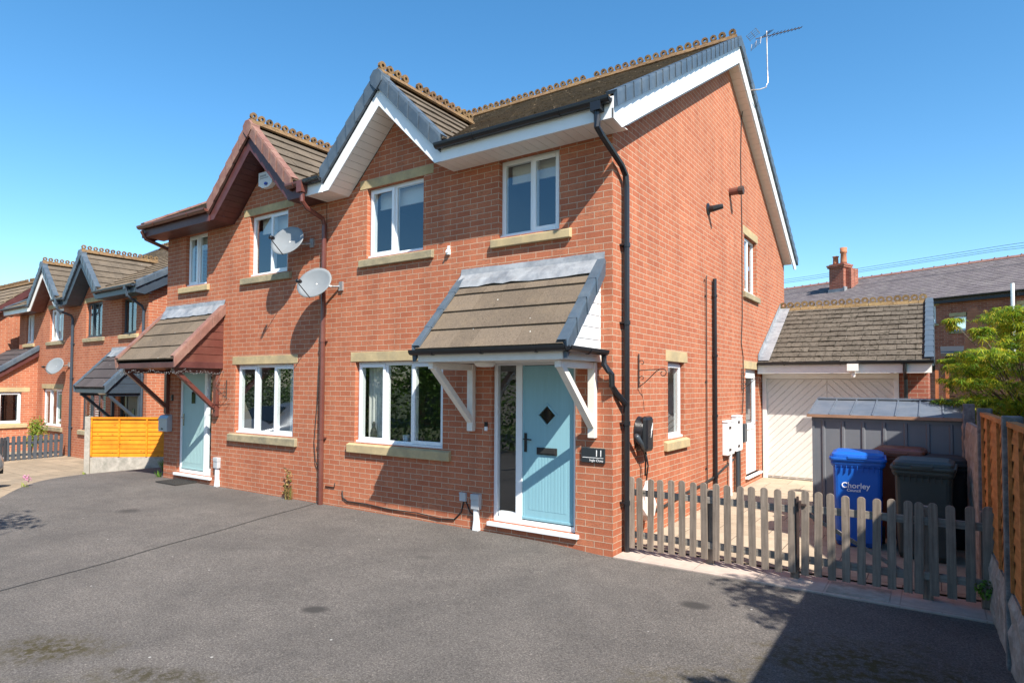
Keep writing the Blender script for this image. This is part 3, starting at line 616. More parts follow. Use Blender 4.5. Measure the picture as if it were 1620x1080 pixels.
    gutter(mb, (-0.19, -0.48, 4.95), (gc-1.12, -0.48, 4.95)); mb.build('gutter', st['gutter'], root); mb = MB(U); gutter(mb, (gc+1.12, -0.48, 4.95), (w-0.01, -0.48, 4.95))
    mb.build('gutter', st['gutter'], root)
    if g.get('pipe', 'side') == 'side':
        mb = MB(U); mb.box(-0.1, 0.02, -0.53, -0.43, 4.83, 4.96)
        mb.tube([(-0.04, -0.48, 4.9), (-0.04, -0.48, 4.66), (-0.06, -0.42, 4.60), (-0.062, 0.10, 4.42), (-0.062, 0.22, 4.33), (-0.062, 0.24, 4.2), (-0.062, 0.24, 0.02)], 0.036, 8)
        for zz in (0.55, 1.45, 2.6, 3.5): mb.tube([(-0.062, 0.24, zz), (-0.062, 0.24, zz+0.05)], 0.044, 8); mb.box(-0.06, 0.0, 0.18, 0.30, zz+0.015, zz+0.035)
        mb.build('downpipe', st['gutter'], root)
    elif g['pipe'] == 'front':
        pu = 0.16; mb = MB(U); mb.box(pu-0.02, pu+0.1, -0.53, -0.43, 4.84, 4.96)
        mb.tube([(pu, -0.48, 4.9), (pu, -0.47, 4.68), (pu, -0.1, 4.45), (pu, -0.05, 4.35), (pu, -0.05, base+0.1)], 0.034, 8)
        for zz in (0.9, 2.6): mb.tube([(pu, -0.05, zz), (pu, -0.05, zz+0.05)], 0.042, 8)
        mb.build('downpipe', st['gutter'], root)
    elif g['pipe'] == 'party':
        pu = w+0.02; mb = MB(U); mb.box(pu-0.07, pu+0.05, -0.54, -0.43, 4.79, 4.965)
        mb.tube([(pu, -0.48, 4.85), (pu, -0.48, 4.66), (pu, -0.40, 4.58), (pu, -0.1, 4.48), (pu, -0.055, 4.38), (pu, -0.055, base+0.13)], 0.038, 8)
        for zz in (1.05, 2.55, 3.6): mb.tube([(pu, -0.055, zz), (pu, -0.055, zz+0.05)], 0.046, 8); mb.box(pu-0.06, pu+0.06, -0.05, 0, zz+0.015, zz+0.035)
        mb.build('downpipe', st['gutter'], root)
    # windows
    fm = st['frame']
    window(root, F, *gf, g['gf_l'], fm, (gf[0]-0.1, gf[1]+0.1, 0.145), (gf[0]-0.15, gf[1]+0.12, 0.15), sill_m=g.get('gf_sill', 'stone'), curtain=None if st.get('slats') else [(gf[1]-0.42, gf[1]-0.05)], slats=st.get('slats', False))
    window(root, F, *ul, g['ul_l'], fm, (ul[0]-0.18, ul[1]+0.15, 0.13), (ul[0]-0.2, ul[1]+0.12, 0.135), sill_m='stone_old', blind=0 if st.get('slats') else 0.25, slats=st.get('slats', False))
    window(root, F, *ur, g['ur_l'], fm, None, (ur[0]-0.17, ur[1]+0.1, 0.13), blind=0.24)
    for sw in g.get('side_wins', []): window(root, SD, *sw['r'], sw['l'], fm, sw.get('lintel'), sw.get('sill'), sill_m=sw.get('sm', 'stone'), ft=0.05)
    # front door
    a0, a1, z0, z1 = dr; mb = MB(F); f_ = 0.05; sl = g['sidelight']   # sidelight spans a (from, to)
    dl = g['leaf']
    mb.box(a0, a0+f_, 0.05, 0.12, z0, z1); mb.box(a1-f_, a1, 0.05, 0.12, z0, z1); mb.box(a0+f_, a1-f_, 0.05, 0.12, z1-f_, z1); mb.box(a0+f_, a1-f_, 0.05, 0.12, z0, z0+0.06)
    mid = (dl[1]+sl[0])/2 if sl[0] > dl[1] else (sl[1]+dl[0])/2
    mb.box(mid-0.045, mid+0.045, 0.049, 0.119, z0+0.06, z1-f_); mb.box(sl[0], sl[1], 0.052, 0.118, z0+0.06, z0+0.13)
    mb.box(a0-0.05, a1+0.04, -0.05, 0.12, z0-0.05, z0-0.002)
    door = mb.build('front_door', 'upvc' if fm == 'upvc' else fm, root, bevel=0.004)
    g_ = MB(F); g_.face([(sl[0], 0.085, z0+0.12), (sl[1], 0.085, z0+0.12), (sl[1], 0.085, z1-f_), (sl[0], 0.085, z1-f_)]); g_.build('sidelight', 'glass', door, recalc=False)
    lb, lt = z0+0.075, z1-f_-0.008; L0, L1 = dl; cc = (L0+L1)/2; mb = MB(F); hz = lb+0.68*(lt-lb)
    if st['diamond']:
        q = 0.115
        ring = [(cc-q, hz), (cc, hz-q), (cc+q, hz), (cc, hz+q)]
        corners = [(L0, lb), (L1, lb), (L1, lt), (L0, lt)]
        o_ = [(L0, hz), (cc, lb), (L1, hz), (cc, lt)]
        quads = [(o_[0], (L0, lb), o_[1], ring[1], ring[0]), (o_[1], (L1, lb), o_[2], ring[2], ring[1]), (o_[2], (L1, lt), o_[3], ring[3], ring[2]), (o_[3], (L0, lt), o_[0], ring[0], ring[3])]
        for qd in quads: mb.ext([(p[0], 0.065, p[1]) for p in qd], (0, 0.045, 0))
        for k in range(4):
            a, b = ring[k], ring[(k+1) % 4]; f2 = 1.28
            mb.ext([(a[0], 0.052, a[1]), (b[0], 0.052, b[1]), (cc+(b[0]-cc)*f2, 0.058, hz+(b[1]-hz)*f2), (cc+(a[0]-cc)*f2, 0.058, hz+(a[1]-hz)*f2)], (0, 0.012, 0))
    else: mb.box(L0, L1, 0.065, 0.11, lb, lt)
    x = L0+0.10
    for k in range(12):  # pressed grooves read as narrow raised strips
        xx = L0+0.09+(L1-L0-0.18)*(k+0.5)/12; hh = (L1-L0-0.18)/12/2-0.004
        mb.box(xx-hh, xx+hh, 0.0625, 0.066, lb+0.12, hz-0.62 if not st['diamond'] else lb+0.78)
    for xx in (L0+0.015, L1-0.03): mb.box(xx, xx+0.015, 0.0615, 0.066, lb+0.02, lt-0.02)
    mb.box(L0, L1, 0.055, 0.066, lb, lb+0.03)
    leaf = mb.build('door_leaf', st['door'], door, bevel=0.002)
    mb = MB(F)
    if st['diamond']: mb.ext([(cc-0.1, 0.06, hz), (cc, 0.06, hz-0.1), (cc+0.1, 0.06, hz), (cc, 0.06, hz+0.1)], (0, 0.03, 0)); mb.build('door_glass', 'glass_dark', door)
    else: mb.box(cc-0.07, cc+0.05, 0.055, 0.07, hz-0.02, hz+0.20); mb.build('door_glass', 'glass_dark', door)
    hx = L1-0.05 if st['diamond'] else L0+0.05
    mb = MB(F); mb.box(hx-0.017, hx+0.017, 0.05, 0.064, lb+0.82, lb+1.05); mb.tube([(hx, 0.055, lb+0.98), (hx, 0.01, lb+0.98), (hx+(-0.11 if st['diamond'] else 0.11), 0.008, lb+0.975)], 0.009, 8); mb.build('door_handle', 'black' if st['diamond'] else 'chrome', door)
    if st['diamond']:
        mb = MB(F); mb.box(cc-0.14, cc+0.14, 0.045, 0.064, lb+0.80, lb+0.885); mb.box(cc-0.12, cc+0.12, 0.038, 0.046, lb+0.815, lb+0.87); mb.build('letter_plate', 'black_matt', door, bevel=0.004)
    # porch canopy
    p0, p1 = g['porch']; pz = 2.30; pt = 3.26; pf = -0.90
    pv = Vector((0, -pf, pt-pz)); pl_ = pv.length
    mb = MB(U); tile_rows(mb, (p0, pf, pz+0.02), (1, 0, 0), tuple(pv), p1-p0, pl_, pl_/4, 0.30 if True else 0, bond=False, jit=0.0015, t=0.022, rnd=rnd)
    mb.ext([(p0, pf, pz+0.015), (p0, 0, pt+0.015), (p0, 0, pt-0.03), (p0, pf, pz-0.03)], (p1-p0, 0, 0))
    pr = mb.build('porch_roof', st['porch_tile'], root)
    mb = MB(U); caps(mb, (p0, pf-0.01, pz+0.055), (p0, -0.01, pt+0.055), 0.06, (-1, 0, 0), 0.17, pl_/4); mb.build('verge_cap', st['cap'], pr)
    mb = MB(U); caps(mb, (p1, pf-0.01, pz+0.055), (p1, -0.01, pt+0.055), 0.06, (1, 0, 0), 0.17, pl_/4); mb.build('verge_cap', st['cap'], pr)
    mb = MB(U)
    n = 16; vs = []
    for i in range(n+1):
        uu = p0-0.03+(p1-p0+0.06)*i/n; j1 = rnd.uniform(-0.006, 0.006); j2 = rnd.uniform(-0.012, 0.012)
        vs += [(uu, -0.012, pt+0.16+j1*0.5), (uu, -0.03+j1, pt+0.08), (uu, -0.115+j2, pt-0.02+j1), (uu, -0.18, pt-0.103+j2)]
    mb.add(vs, [(4*i+k, 4*i+4+k, 4*i+5+k, 4*i+1+k) for i in range(n) for k in range(3)]); mb.build('lead_flashing', 'lead', pr, smooth=False)
    mb = MB(U); mb.box(p0+0.02, p1-0.02, pf+0.0, pf+0.022, pz-0.13, pz+0.01)
    for uu in (p0+0.02, p1-0.04): mb.box(uu, uu+0.02, pf+0.022, 0, pz-0.13, pz-0.02)
    mb.box(p0+0.04, p1-0.04, pf+0.024, 0.0, pz-0.125, pz-0.11)
    mb.build('porch_fascia', st['porch_trim'], pr, bevel=0.003)
    for uu in (p0+0.03, p1-0.05):
        mb = MB(U); nb = 7
        for i in range(nb):
            za = pz-0.02+(pt-pz)*i/nb; zb = pz-0.02+(pt-pz)*(i+1)/nb-0.008; ya = pf+(-pf)*(i/nb)+0.05; yb = pf-pf*((i+1)/nb)+0.05
            mb.ext([(uu, min(ya, -0.01), za), (uu, 0, za), (uu, 0, zb), (uu, min(yb, -0.004), zb)], (0.02, 0, 0))
        mb.build('porch_cladding', st['clad'], pr)
    for bu in (p0+0.07, p1-0.21):
        mb = MB(U); bt_ = 2.165; mb.box(bu, bu+0.09, -0.07, -0.001, 1.31, bt_); mb.box(bu+0.01, bu+0.08, pf+0.06, -0.07, bt_-0.075, bt_)
        mb.bar((bu+0.045, -0.06, 1.45), (bu+0.045, pf+0.12, bt_-0.05), 0.07, 0.08, (1, 0, 0)); mb.build('porch_bracket', st['bracket'], pr, bevel=0.005)
    if g.get('porch_gutter'):
        mb = MB(U); gutter(mb, (p0-0.06, pf-0.05, pz+0.0), (p1+0.05, pf-0.05, pz+0.0), 0.05, 0.7); gutter(mb, (p0-0.06, pf-0.05, pz-0.005), (p0-0.06, -0.06, pz-0.015), 0.05, 0.45)
        mb.tube([(p0-0.06, -0.10, pz-0.03), (p0-0.06, -0.10, pz-0.16), (p0-0.11, -0.08, pz-0.24), (p0-0.135, -0.06, pz-0.27), (p0-0.135, -0.055, pz-0.40), (p0-0.15, 0.03, pz-0.48), (-0.062, 0.2, pz-0.60)], 0.034, 8)
        mb.build('porch_gutter', 'black', pr)
    mb = MB(U); lc = (p0+p1)/2+0.32; mb.lathe([(0.02, -0.06), (0.10, -0.055), (0.13, -0.02), (0.13, 0.0)], (lc, -0.45, pz-0.125), n=18); mb.build('porch_light', 'upvc_warm', pr, smooth=True)
    return root

GA = dict(w=4.87, gc=3.34, gf=(2.47, 4.18, 1.04, 2.235), door=(0.47, 1.66, 0.19, 2.20), gable_win=(2.85, 3.97, 3.77, 4.81), small_win=(0.69, 1.57, 3.77, 4.755),
          gf_l=[(0.36, 1), (0.3, 0), (0.34, 1)], ul_l=[(0.54, 0), (0.46, 1)], ur_l=[(0.48, 1), (0.52, 0)], sidelight=(1.33, 1.585), leaf=(0.53, 1.24), porch=(0.12, 2.13), porch_gutter=True, pipe='side',
          side_holes=[(1.76, 2.44, 1.18, 2.235), (5.95, 7.03, 0.2, 2.235), (5.93, 6.93, 3.72, 4.81)], seed=3,
          side_wins=[dict(r=(1.76, 2.44, 1.18, 2.235), l=[(1, 1)], lintel=(1.68, 2.56, 0.15), sill=(1.60, 2.52, 0.145)), dict(r=(5.93, 6.93, 3.72, 4.81), l=[(0.5, 1), (0.5, 0)], lintel=(5.84, 7.02, 0.16), sill=(5.80, 7.02, 0.135), sm='stone_old')])
STA = dict(trim='upvc', soffit='upvc_warm', cap='slate_cap', gutter='black', frame='upvc', door='door_blue', diamond=True, porch_tile='tile_porch', porch_trim='bracket_paint', clad='upvc', bracket='bracket_paint')
hA = house('semi_detached_house', 'red brick house with white bargeboards and blue front door, nearest the camera', (0, 0, 0), 0, -1, STA, GA)
# rear side door of house A
SDA = lambda a, d, z: (-d, a, z)
mb = MB(SDA); a0, a1, z0, z1 = 5.95, 7.03, 0.2, 2.235
for b in ((a0, a0+0.06, z0, z1), (a1-0.06, a1, z0, z1), (a0+0.06, a1-0.06, z1-0.06, z1), (a0+0.06, a1-0.06, z0, z0+0.05)): mb.box(b[0], b[1], 0.07, 0.13, b[2], b[3])
for b in ((a0+0.07, a0+0.17, z0+0.06, z1-0.07), (a1-0.17, a1-0.07, z0+0.06, z1-0.07), (a0+0.17, a1-0.17, z1-0.17, z1-0.07), (a0+0.17, a1-0.17, z0+0.06, z0+0.26), (a0+0.17, a1-0.17, z0+0.86, z0+0.98)): mb.box(b[0], b[1], 0.055, 0.10, b[2], b[3])
mb.box(a0+0.18, a1-0.18, 0.075, 0.095, z0+0.26, z0+0.86); mb.box(a0-0.08, a1+0.03, -0.06, 0.07, z0-0.04, z0)
sdoor = mb.build('side_door', 'upvc', hA, bevel=0.003)
mb = MB(SDA); mb.face([(a0+0.17, 0.085, z0+0.98), (a1-0.17, 0.085, z0+0.98), (a1-0.17, 0.085, z1-0.17), (a0+0.17, 0.085, z1-0.17)]); mb.build('pane', 'glass', sdoor, recalc=False)
mb = MB(SDA); mb.tube([(a1-0.12, 0.05, 1.22), (a1-0.12, 0.0, 1.22), (a1-0.24, -0.01, 1.22)], 0.009, 6); mb.build('door_handle', 'chrome', sdoor)
mb = MB(SDA); mb.box(a0-0.1, a1+0.1, -0.006, 0.1, z1+0.002, z1+0.15); mb.build('lintel', 'stone', sdoor, bevel=0.006)

GB = dict(w=4.76, gc=3.30, gf=(2.39, 4.01, 1.04, 2.235), door=(0.50, 1.66, 0.19, 2.20), gable_win=(2.74, 3.80, 3.77, 4.83), small_win=(0.66, 1.41, 3.77, 4.755), base=-0.12,
          gf_l=[(0.34, 1), (0.3, 0), (0.36, 1)], ul_l=[(0.5, 0), (0.5, 1)], ur_l=[(0.46, 1), (0.54, 0)], sidelight=(1.42, 1.60), leaf=(0.56, 1.33), porch=(0.02, 2.02), pipe='party', seed=7, gf_sill='stone_old')
STB = dict(trim='brown', soffit='brown', cap='brown_cap', gutter='brown_pipe', frame='upvc', door='door_pale', diamond=False, porch_tile='tile_porch', porch_trim='brown', clad='brown_pipe', bracket='brown_pipe')
hB = house('semi_detached_house', 'red brick house with dark brown bargeboards and a pale duck-egg front door', (-9.64, 0, 0), 0, 1, STB, GB)
mb = MB(); mb.tube([(-9.73, -0.48, 4.86), (-9.73, -0.40, 4.72), (-9.72, 0.3, 4.52), (-9.70, 0.55, 4.42), (-9.70, 0.55, 0.1)], 0.036, 8)
o = mb.build('downpipe', 'brown_pipe', hB); o.matrix_parent_inverse = Matrix.Translation((9.64, 0, 0))

GC = dict(GA); GC.update(w=4.85, side_holes=[], side_wins=[], porch_gutter=False, seed=12, pipe='front', base=-0.2, ul_l=[(0.36, 1), (0.3, 0), (0.34, 1)], porch=(0.2, 2.1), gf_sill='stone_old')
STC = dict(trim='navy_trim', soffit='navy_trim', cap='slate_cap', gutter='navy_trim', frame='frame_grey', door='door_dark', diamond=False, porch_tile='tile_dark', porch_trim='navy_trim', clad='navy_trim', bracket='navy_trim', slats=True)
LX, LY, LZ, LR = -13.95, 1.75, -0.53, R(-2)
hC = house('semi_detached_house', 'brick house with dark grey window frames and dark grey porch, behind the orange fence', (LX, LY, LZ), LR, -1, STC, GC)
GD = dict(GB); GD.update(w=4.85, gc=3.34, seed=15, base=-0.2, pipe='party', porch=(0.1, 1.2), gable_win=(2.85, 3.97, 3.77, 4.81), ul_l=[(0.36, 1), (0.3, 0), (0.34, 1)])
STD = dict(trim='upvc_warm', soffit='brown_pipe', cap='slate_cap', gutter='navy_trim', frame='upvc', door='door_pale', diamond=False, porch_tile='tile_dark', porch_trim='brown', clad='brown', bracket='brown')
OX, OY = LX-9.7*math.cos(LR), LY-9.7*math.sin(LR)
hD = house('semi_detached_house', 'brick house with white frames and a lean-to extension, behind the grey picket fence', (OX, OY, LZ), LR, 1, STD, GD)
# lean-to of house D (local u from outer corner, party wall at +4.85)
mb = MB(); E0, E1 = -1.2, 1.85
wall_grid(mb, -1.9, 0, -0.1, 2.15, [(-1.05, -0.42, 1.1, 2.12)], lambda a, d, z: (E1-d, a, z))
mb.face([(E1, -1.9, 2.15), (E1, 0, 2.15), (E1, 0, 3.55), (E1, -1.9, 2.15)][:3]); mb.face([(E0, -1.9, -0.1), (E1, -1.9, -0.1), (E1, -1.9, 2.15), (E0, -1.9, 2.15)])
ex = mb.build('extension', 'brick', hD, recalc=False)
window(hD, lambda a, d, z: (E1-d, a, z), -1.05, -0.42, 1.1, 2.12, [(1, 1)], 'upvc', (-1.3, -0.2, 0.15), (-1.25, -0.25, 0.15))
mb = MB(); sl_ = Vector((0, 2.2, 1.55)); tile_rows(mb, (E0, -2.15, 2.08), (1, 0, 0), tuple(sl_), E1-E0+0.1, sl_.length-0.05, 0.32, 0.33, t=0.02); mb.ext([(E0, -2.15, 2.08), (E0, 0, 3.6), (E0, 0, 3.5), (E0, -2.15, 1.98)], (E1-E0+0.1, 0, 0)); mb.build('roof', 'tile_dark', ex)
mb = MB(); caps(mb, (E1+0.13, -2.15, 2.13), (E1+0.13, -0.02, 3.64), 0.1, (1, 0, 0), 0.14, 0.3); mb.build('verge_cap', 'slate_cap', ex)
mb = MB(); mb.ext([(E1+0.1, -2.15, 1.82), (E1+0.1, -2.15, 2.02), (E1+0.1, 0, 3.52), (E1+0.1, 0, 3.32)], (0.022, 0, 0)); mb.build('bargeboard', 'brown', ex)
# house E: gable end further left
hE = thing('brick_house', 'farthest brick house at the left edge with a brown verge board', 'house', (-24.75, 1.0, -0.4)); ea, ed, ee = 1.95, 3.9, 4.35; er = ee+ea*0.84
mb = MB(); mb.ext([(0, 0, 0), (0, ed, 0), (0, ed, ee), (0, ea, er), (0, 0, ee)], (-7, 0, 0)); mb.build('wall', 'brick', hE)
es = Vector((0, ea+0.3, (ea+0.3)*0.84)); mb = MB(); tile_rows(mb, (-7.2, -0.3, ee-0.2), (1, 0, 0), tuple(es), 7.4, es.length, 0.32, 0.33); tile_rows(mb, (-7.2, ed+0.3, ee-0.2), (1, 0, 0), (0, -es.y, es.z), 7.4, es.length, 0.32, 0.33)
mb.ext([(0.18, -0.3, ee-0.22), (0.18, ea, er+0.03), (0.18, ed+0.3, ee-0.22), (0.18, ed+0.3, ee-0.27), (0.18, ea, er-0.03), (0.18, -0.3, ee-0.27)], (-7.3, 0, 0)); ro = mb.build('roof', 'tile_moss', hE)
mb = MB(); crest(mb, (-7.2, ea, er+0.12), (0.15, ea, er+0.12)); mb.build('ridge_crest', 'crest', ro)
for sg_ in (0, 1):
    mb = MB(); y0_ = -0.3 if sg_ == 0 else ed+0.3; mb.ext([(0.18, y0_, ee-0.48), (0.18, y0_, ee-0.22), (0.18, ea, er+0.03), (0.18, ea, er-0.23)], (0.022, 0, 0)); mb.build('bargeboard', 'brown', hE)
# ---------------------------------------------------------------- garage
ga = thing('garage', 'brick garage with cream chevron-boarded door and mossy tiled roof, joined to the house side', 'garage', (0, 0, 0))
gy = 7.28; gx = 2.86
mb = MB(); mb.box(2.40, gx, gy, gy+0.1, -0.05, 2.17); mb.box(gx-0.1, gx-0.0, gy+0.1, 11.4, -0.05, 2.17)
mb.ext([(gx-0.001, gy, 2.17), (gx-0.001, 11.4, 2.17), (gx-0.001, 9.3, 3.5)], (-0.1, 0, 0)); mb.box(0.02, gx-0.1, 11.3, 11.4, -0.05, 2.17)
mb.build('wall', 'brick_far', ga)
mb = MB(); sv = Vector((0, 2.28, 1.30)); tile_rows(mb, (-0.02, 6.93, 2.37), (1, 0, 0), tuple(sv), gx+0.06, sv.length, 0.222, 0.30, t=0.022, jit=0.009, gap=0.004)
tile_rows(mb, (-0.02, 11.5, 2.37), (1, 0, 0), (0, -2.28, 1.30), gx+0.06, sv.length, 0.222, 0.30, t=0.022)
mb.ext([(0.0, 6.95, 2.35), (0.0, 9.21, 3.64), (0.0, 11.48, 2.35), (0, 11.48, 2.31), (0, 9.21, 3.60), (0, 6.95, 2.31)], (gx, 0, 0)); gro = mb.build('roof', M['tile_moss'] if False else tile_mat('garage_tile', (0.105, 0.09, 0.073), (0.15, 0.13, 0.106), (0.03, 0.026, 0.018), 0.6, 1.15, 0.4), ga)
mb = MB(); crest(mb, (0.0, 9.21, 3.69), (gx+0.04, 9.21, 3.69), rad=0.07, pitch=0.15); mb.build('ridge_crest', tile_mat('garage_crest', (0.17, 0.115, 0.06), (0.24, 0.18, 0.09), (0.06, 0.045, 0.025), 0.8, 0.8, 0.35), gro)
mb = MB(); caps(mb, (gx+0.05, 6.92, 2.42), (gx+0.05, 9.21, 3.725), 0.09, (1, 0, 0), 0.13, 0.222); caps(mb, (gx+0.05, 11.5, 2.42), (gx+0.05, 9.21, 3.725), 0.09, (1, 0, 0), 0.13, 0.222); mb.build('verge_cap', 'slate_cap', gro)
mb = MB(); d = sv.normalized(); n_ = Vector((0, -d.z, d.y))
for i in range(10):
    a = Vector((0, 6.95, 2.40))+sv*(i/10); b = a+sv*0.104; q = n_*0.03
    mb.add([tuple(a+q+Vector((0.015, 0, 0))), tuple(b+q+Vector((0.015, 0, 0))), tuple(b+q+Vector((0.22, 0, 0))), tuple(a+q+Vector((0.22, 0, 0))), tuple(a+Vector((0.012, 0, 0.15))), tuple(b+Vector((0.012, 0, 0.15+0.0)))], [(0, 1, 2, 3), (0, 4, 5, 1)])
mb.build('lead_flashing', 'lead', gro)
mb = MB(); mb.box(0.01, gx+0.06, 6.90, 6.92, 2.16, 2.35); mb.box(0.01, gx, 6.92, gy, 2.165, 2.18); mb.build('fascia', 'white_paint', ga)
mb = MB(); gutter(mb, (0.02, 6.855, 2.375), (gx+0.09, 6.855, 2.375), 0.05); mb.tube([(2.52, 6.86, 2.33), (2.52, 6.86, 2.2), (2.52, 7.2, 2.05), (2.52, 7.22, 0.05)], 0.034, 8); mb.build('gutter', 'black', ga)
mb = MB(); mb.box(0.02, 0.10, gy-0.03, gy+0.06, 0.03, 2.07); mb.box(2.33, 2.41, gy-0.03, gy+0.06, 0.03, 2.07); mb.box(0.02, 2.41, gy-0.032, gy+0.06, 2.07, 2.16)
gd = mb.build('garage_door', 'white_paint', ga, bevel=0.004)
mb = MB(); mb.box(0.10, 2.33, gy+0.035, gy+0.06, 0.05, 2.07)
cx_ = 1.215
for sg in (-1, 1):   # diagonal boards meeting at the middle
    wlim = 1.115; pw = 0.105; k = -int(wlim/pw/1.4)-40
    for k in range(-30, 60):
        z_in = 0.05+k*pw*1.4142; # height of the board's lower edge at the middle
        poly = [(0, z_in), (wlim, z_in-wlim), (wlim, z_in-wlim+pw*1.4142-0.018), (0, z_in+pw*1.4142-0.018)]
        # clip to 0.09..2.05
        def clip(pl_, zc, keep_above):
            o_ = []
            for i in range(len(pl_)):
                a, b = pl_[i], pl_[(i+1) % len(pl_)]; ia = (a[1] >= zc) == keep_above or a[1] == zc; ib = (b[1] >= zc) == keep_above or b[1] == zc
                if ia: o_.append(a)
                if ia != ib and a[1] != b[1]: t = (zc-a[1])/(b[1]-a[1]); o_.append((a[0]+(b[0]-a[0])*t, zc))
            return o_
        poly = clip(poly, 0.09, True)
        if len(poly) > 2: poly = clip(poly, 2.04, False)
        if len(poly) > 2: mb.ext([(cx_+sg*(p[0]+0.008), gy+0.018, p[1]) for p in poly], (0, 0.018, 0))
mb.build('door_boards', 'garage_door', gd)
mb = MB(); mb.box(1.62, 1.80, 6.72, 6.80, 2.20, 2.33); mb.box(1.68, 1.74, 6.80, 6.90, 2.12, 2.2); mb.lathe([(0.035, -0.03), (0.035, 0.02)], (1.71, 6.82, 2.12), n=10)
sl2 = mb.build('security_light', 'upvc_warm'); tag(sl2, 'small white floodlight with sensor under the garage gutter', 'light')

# ---------------------------------------------------------------- things on the front wall
def dish(loc, label, group, az, r_=0.31, arm=(0.25, 0.25, -0.02), name='satellite_dish'):
    t_ = thing(name, label, 'satellite dish', loc, 0, group)
    nrm = Vector((math.sin(az)*math.cos(R(22)), -math.cos(az)*math.cos(R(22)), math.sin(R(22)))); a = nrm.cross(Vector((0, 0, 1))).normalized(); b = a.cross(nrm)
    mb = MB(); vs = [tuple(nrm*-0.055)]; n = 28; rr = 6
    for j in range(1, rr+1):
        q = j/rr
        for k in range(n): vs.append(tuple(a*math.cos(2*math.pi*k/n)*r_*1.05*q+b*math.sin(2*math.pi*k/n)*r_*0.88*q+nrm*(-0.055*(1-q*q))))
    fs = [(0, 1+(k+1) % n, 1+k) for k in range(n)]
    for j in range(rr-1):
        for k in range(n): fs.append((1+j*n+k, 1+j*n+(k+1) % n, 1+(j+1)*n+(k+1) % n, 1+(j+1)*n+k))
    mb.add(vs, fs); o_ = mb.build('reflector', 'dish', t_, smooth=True, recalc=False); sd_ = o_.modifiers.new('thick', 'SOLIDIFY'); sd_.thickness = 0.008
    L_ = nrm*0.30-b*r_*0.55
    mb = MB(); mb.tube([tuple(-b*r_*0.9-nrm*0.01), tuple(L_-b*0.04)], 0.007, 6); mb.build('arm', 'black', t_)
    mb = MB(); mb.lathe([(0.02, -0.06), (0.03, -0.05), (0.03, 0.02), (0.022, 0.04)], tuple(L_), tuple(-nrm+b*0.4), 12); mb.build('receiver', 'black', t_, smooth=True)
    A = Vector(arm); mb = MB(); mb.tube([tuple(-nrm*0.06), tuple(A*0.55-nrm*0.06), tuple(A)], 0.018, 8); mb.box(A.x-0.04, A.x+0.04, A.y-0.03, A.y, A.z-0.07, A.z+0.07); mb.build('mount', 'galv', t_)
    return t_
dish((-5.44, -0.31, 4.17), 'upper of the two grey satellite dishes beside the brown downpipe', 'satellite dishes on the house fronts', R(14), 0.29, (0.24, 0.31, -0.02))
dish((-4.76, -0.32, 3.44), 'lower grey satellite dish, in front of the brown downpipe', 'satellite dishes on the house fronts', R(14), 0.29, (0.26, 0.32, -0.04))
dish((-19.35, 1.62, 2.42), 'grey satellite dish on the distant house above its ground floor window', 'satellite dishes on the house fronts', R(20), 0.31, (0.28, 0.3, 0.04))
al = thing('alarm_box', 'white alarm box with a blue lens under the brown gable', 'alarm', (-6.35, 0, 5.37)); al.scale = (1.35, 1.3, 0.95)
mb = MB(); mb.ext([(-0.14, -0.075, -0.09), (-0.06, -0.075, -0.15), (0.06, -0.075, -0.15), (0.14, -0.075, -0.09), (0.14, -0.075, 0.14), (-0.14, -0.075, 0.14)], (0, 0.073, 0)); mb.build('case', 'upvc', al, bevel=0.005)
mb = MB(); mb.lathe([(0.028, 0), (0.026, 0.02), (0.012, 0.03)], (0.03, -0.075, -0.09), (0, -1, 0), 12); mb.build('lens', 'blue_lens', al, smooth=True)
mb = MB(); mb.box(-0.10, 0.02, -0.0775, -0.0755, 0.05, 0.085); mb.box(-0.10, 0.06, -0.0775, -0.0755, 0.015, 0.035); mb.build('lettering_strip', 'box_grey', al)
# door number sign
sg = thing('house_sign', 'dark slate sign reading 11 Ingle Close beside the blue door', 'sign', (-0.235, 0, 1.11))
mb = MB(); mb.box(-0.148, 0.148, -0.022, -0.004, -0.083, 0.083); mb.build('plate', 'sign', sg, bevel=0.004)
mb = MB(); mb.box(-0.13, 0.13, -0.0245, -0.0225, -0.027, -0.0215); mb.build('line', 'letter_white', sg)
MX = Matrix.Translation((0.125, -0.0235, -0.008)) @ Matrix.Rotation(R(90), 4, 'X'); text_mesh('house_number', '11', 0.105, 'letter_white', sg, MX, 0.001)
MX = Matrix.Translation((0.128, -0.0235, -0.066)) @ Matrix.Rotation(R(90), 4, 'X'); text_mesh('street_name', 'Ingle Close', 0.038, 'letter_white', sg, MX, 0.001)
db = thing('doorbell', 'small black and white doorbell left of the blue door', 'doorbell', (-1.745, 0, 1.38))
mb = MB(); mb.box(-0.022, 0.022, -0.022, 0, -0.005, 0.055); mb.build('camera', 'black', db, bevel=0.004); mb = MB(); mb.box(-0.021, 0.021, -0.02, 0, -0.06, -0.006); mb.build('button_plate', 'upvc', db, bevel=0.004)
db = thing('doorbell', 'small black doorbell left of the pale door', 'doorbell', (-9.34, 0, 1.62)); mb = MB(); mb.box(-0.025, 0.025, -0.025, 0, -0.06, 0.06); mb.build('body', 'black', db, bevel=0.004); mb = MB(); mb.lathe([(0.014, 0), (0.012, 0.006)], (0, -0.025, -0.03), (0, -1, 0), 10); mb.build('button', 'galv', db)
lb_ = thing('letterbox', 'grey metal letterbox on the wall beside the pale door', 'letterbox', (-9.50, 0, 1.11))
mb = MB(); mb.ext([(-0.16, -0.11, -0.15), (-0.16, -0.11, 0.11), (-0.16, -0.07, 0.16), (-0.16, -0.001, 0.18), (-0.16, -0.001, -0.15)], (0.32, 0, 0)); mb.build('box', 'mailbox', lb_, bevel=0.006)
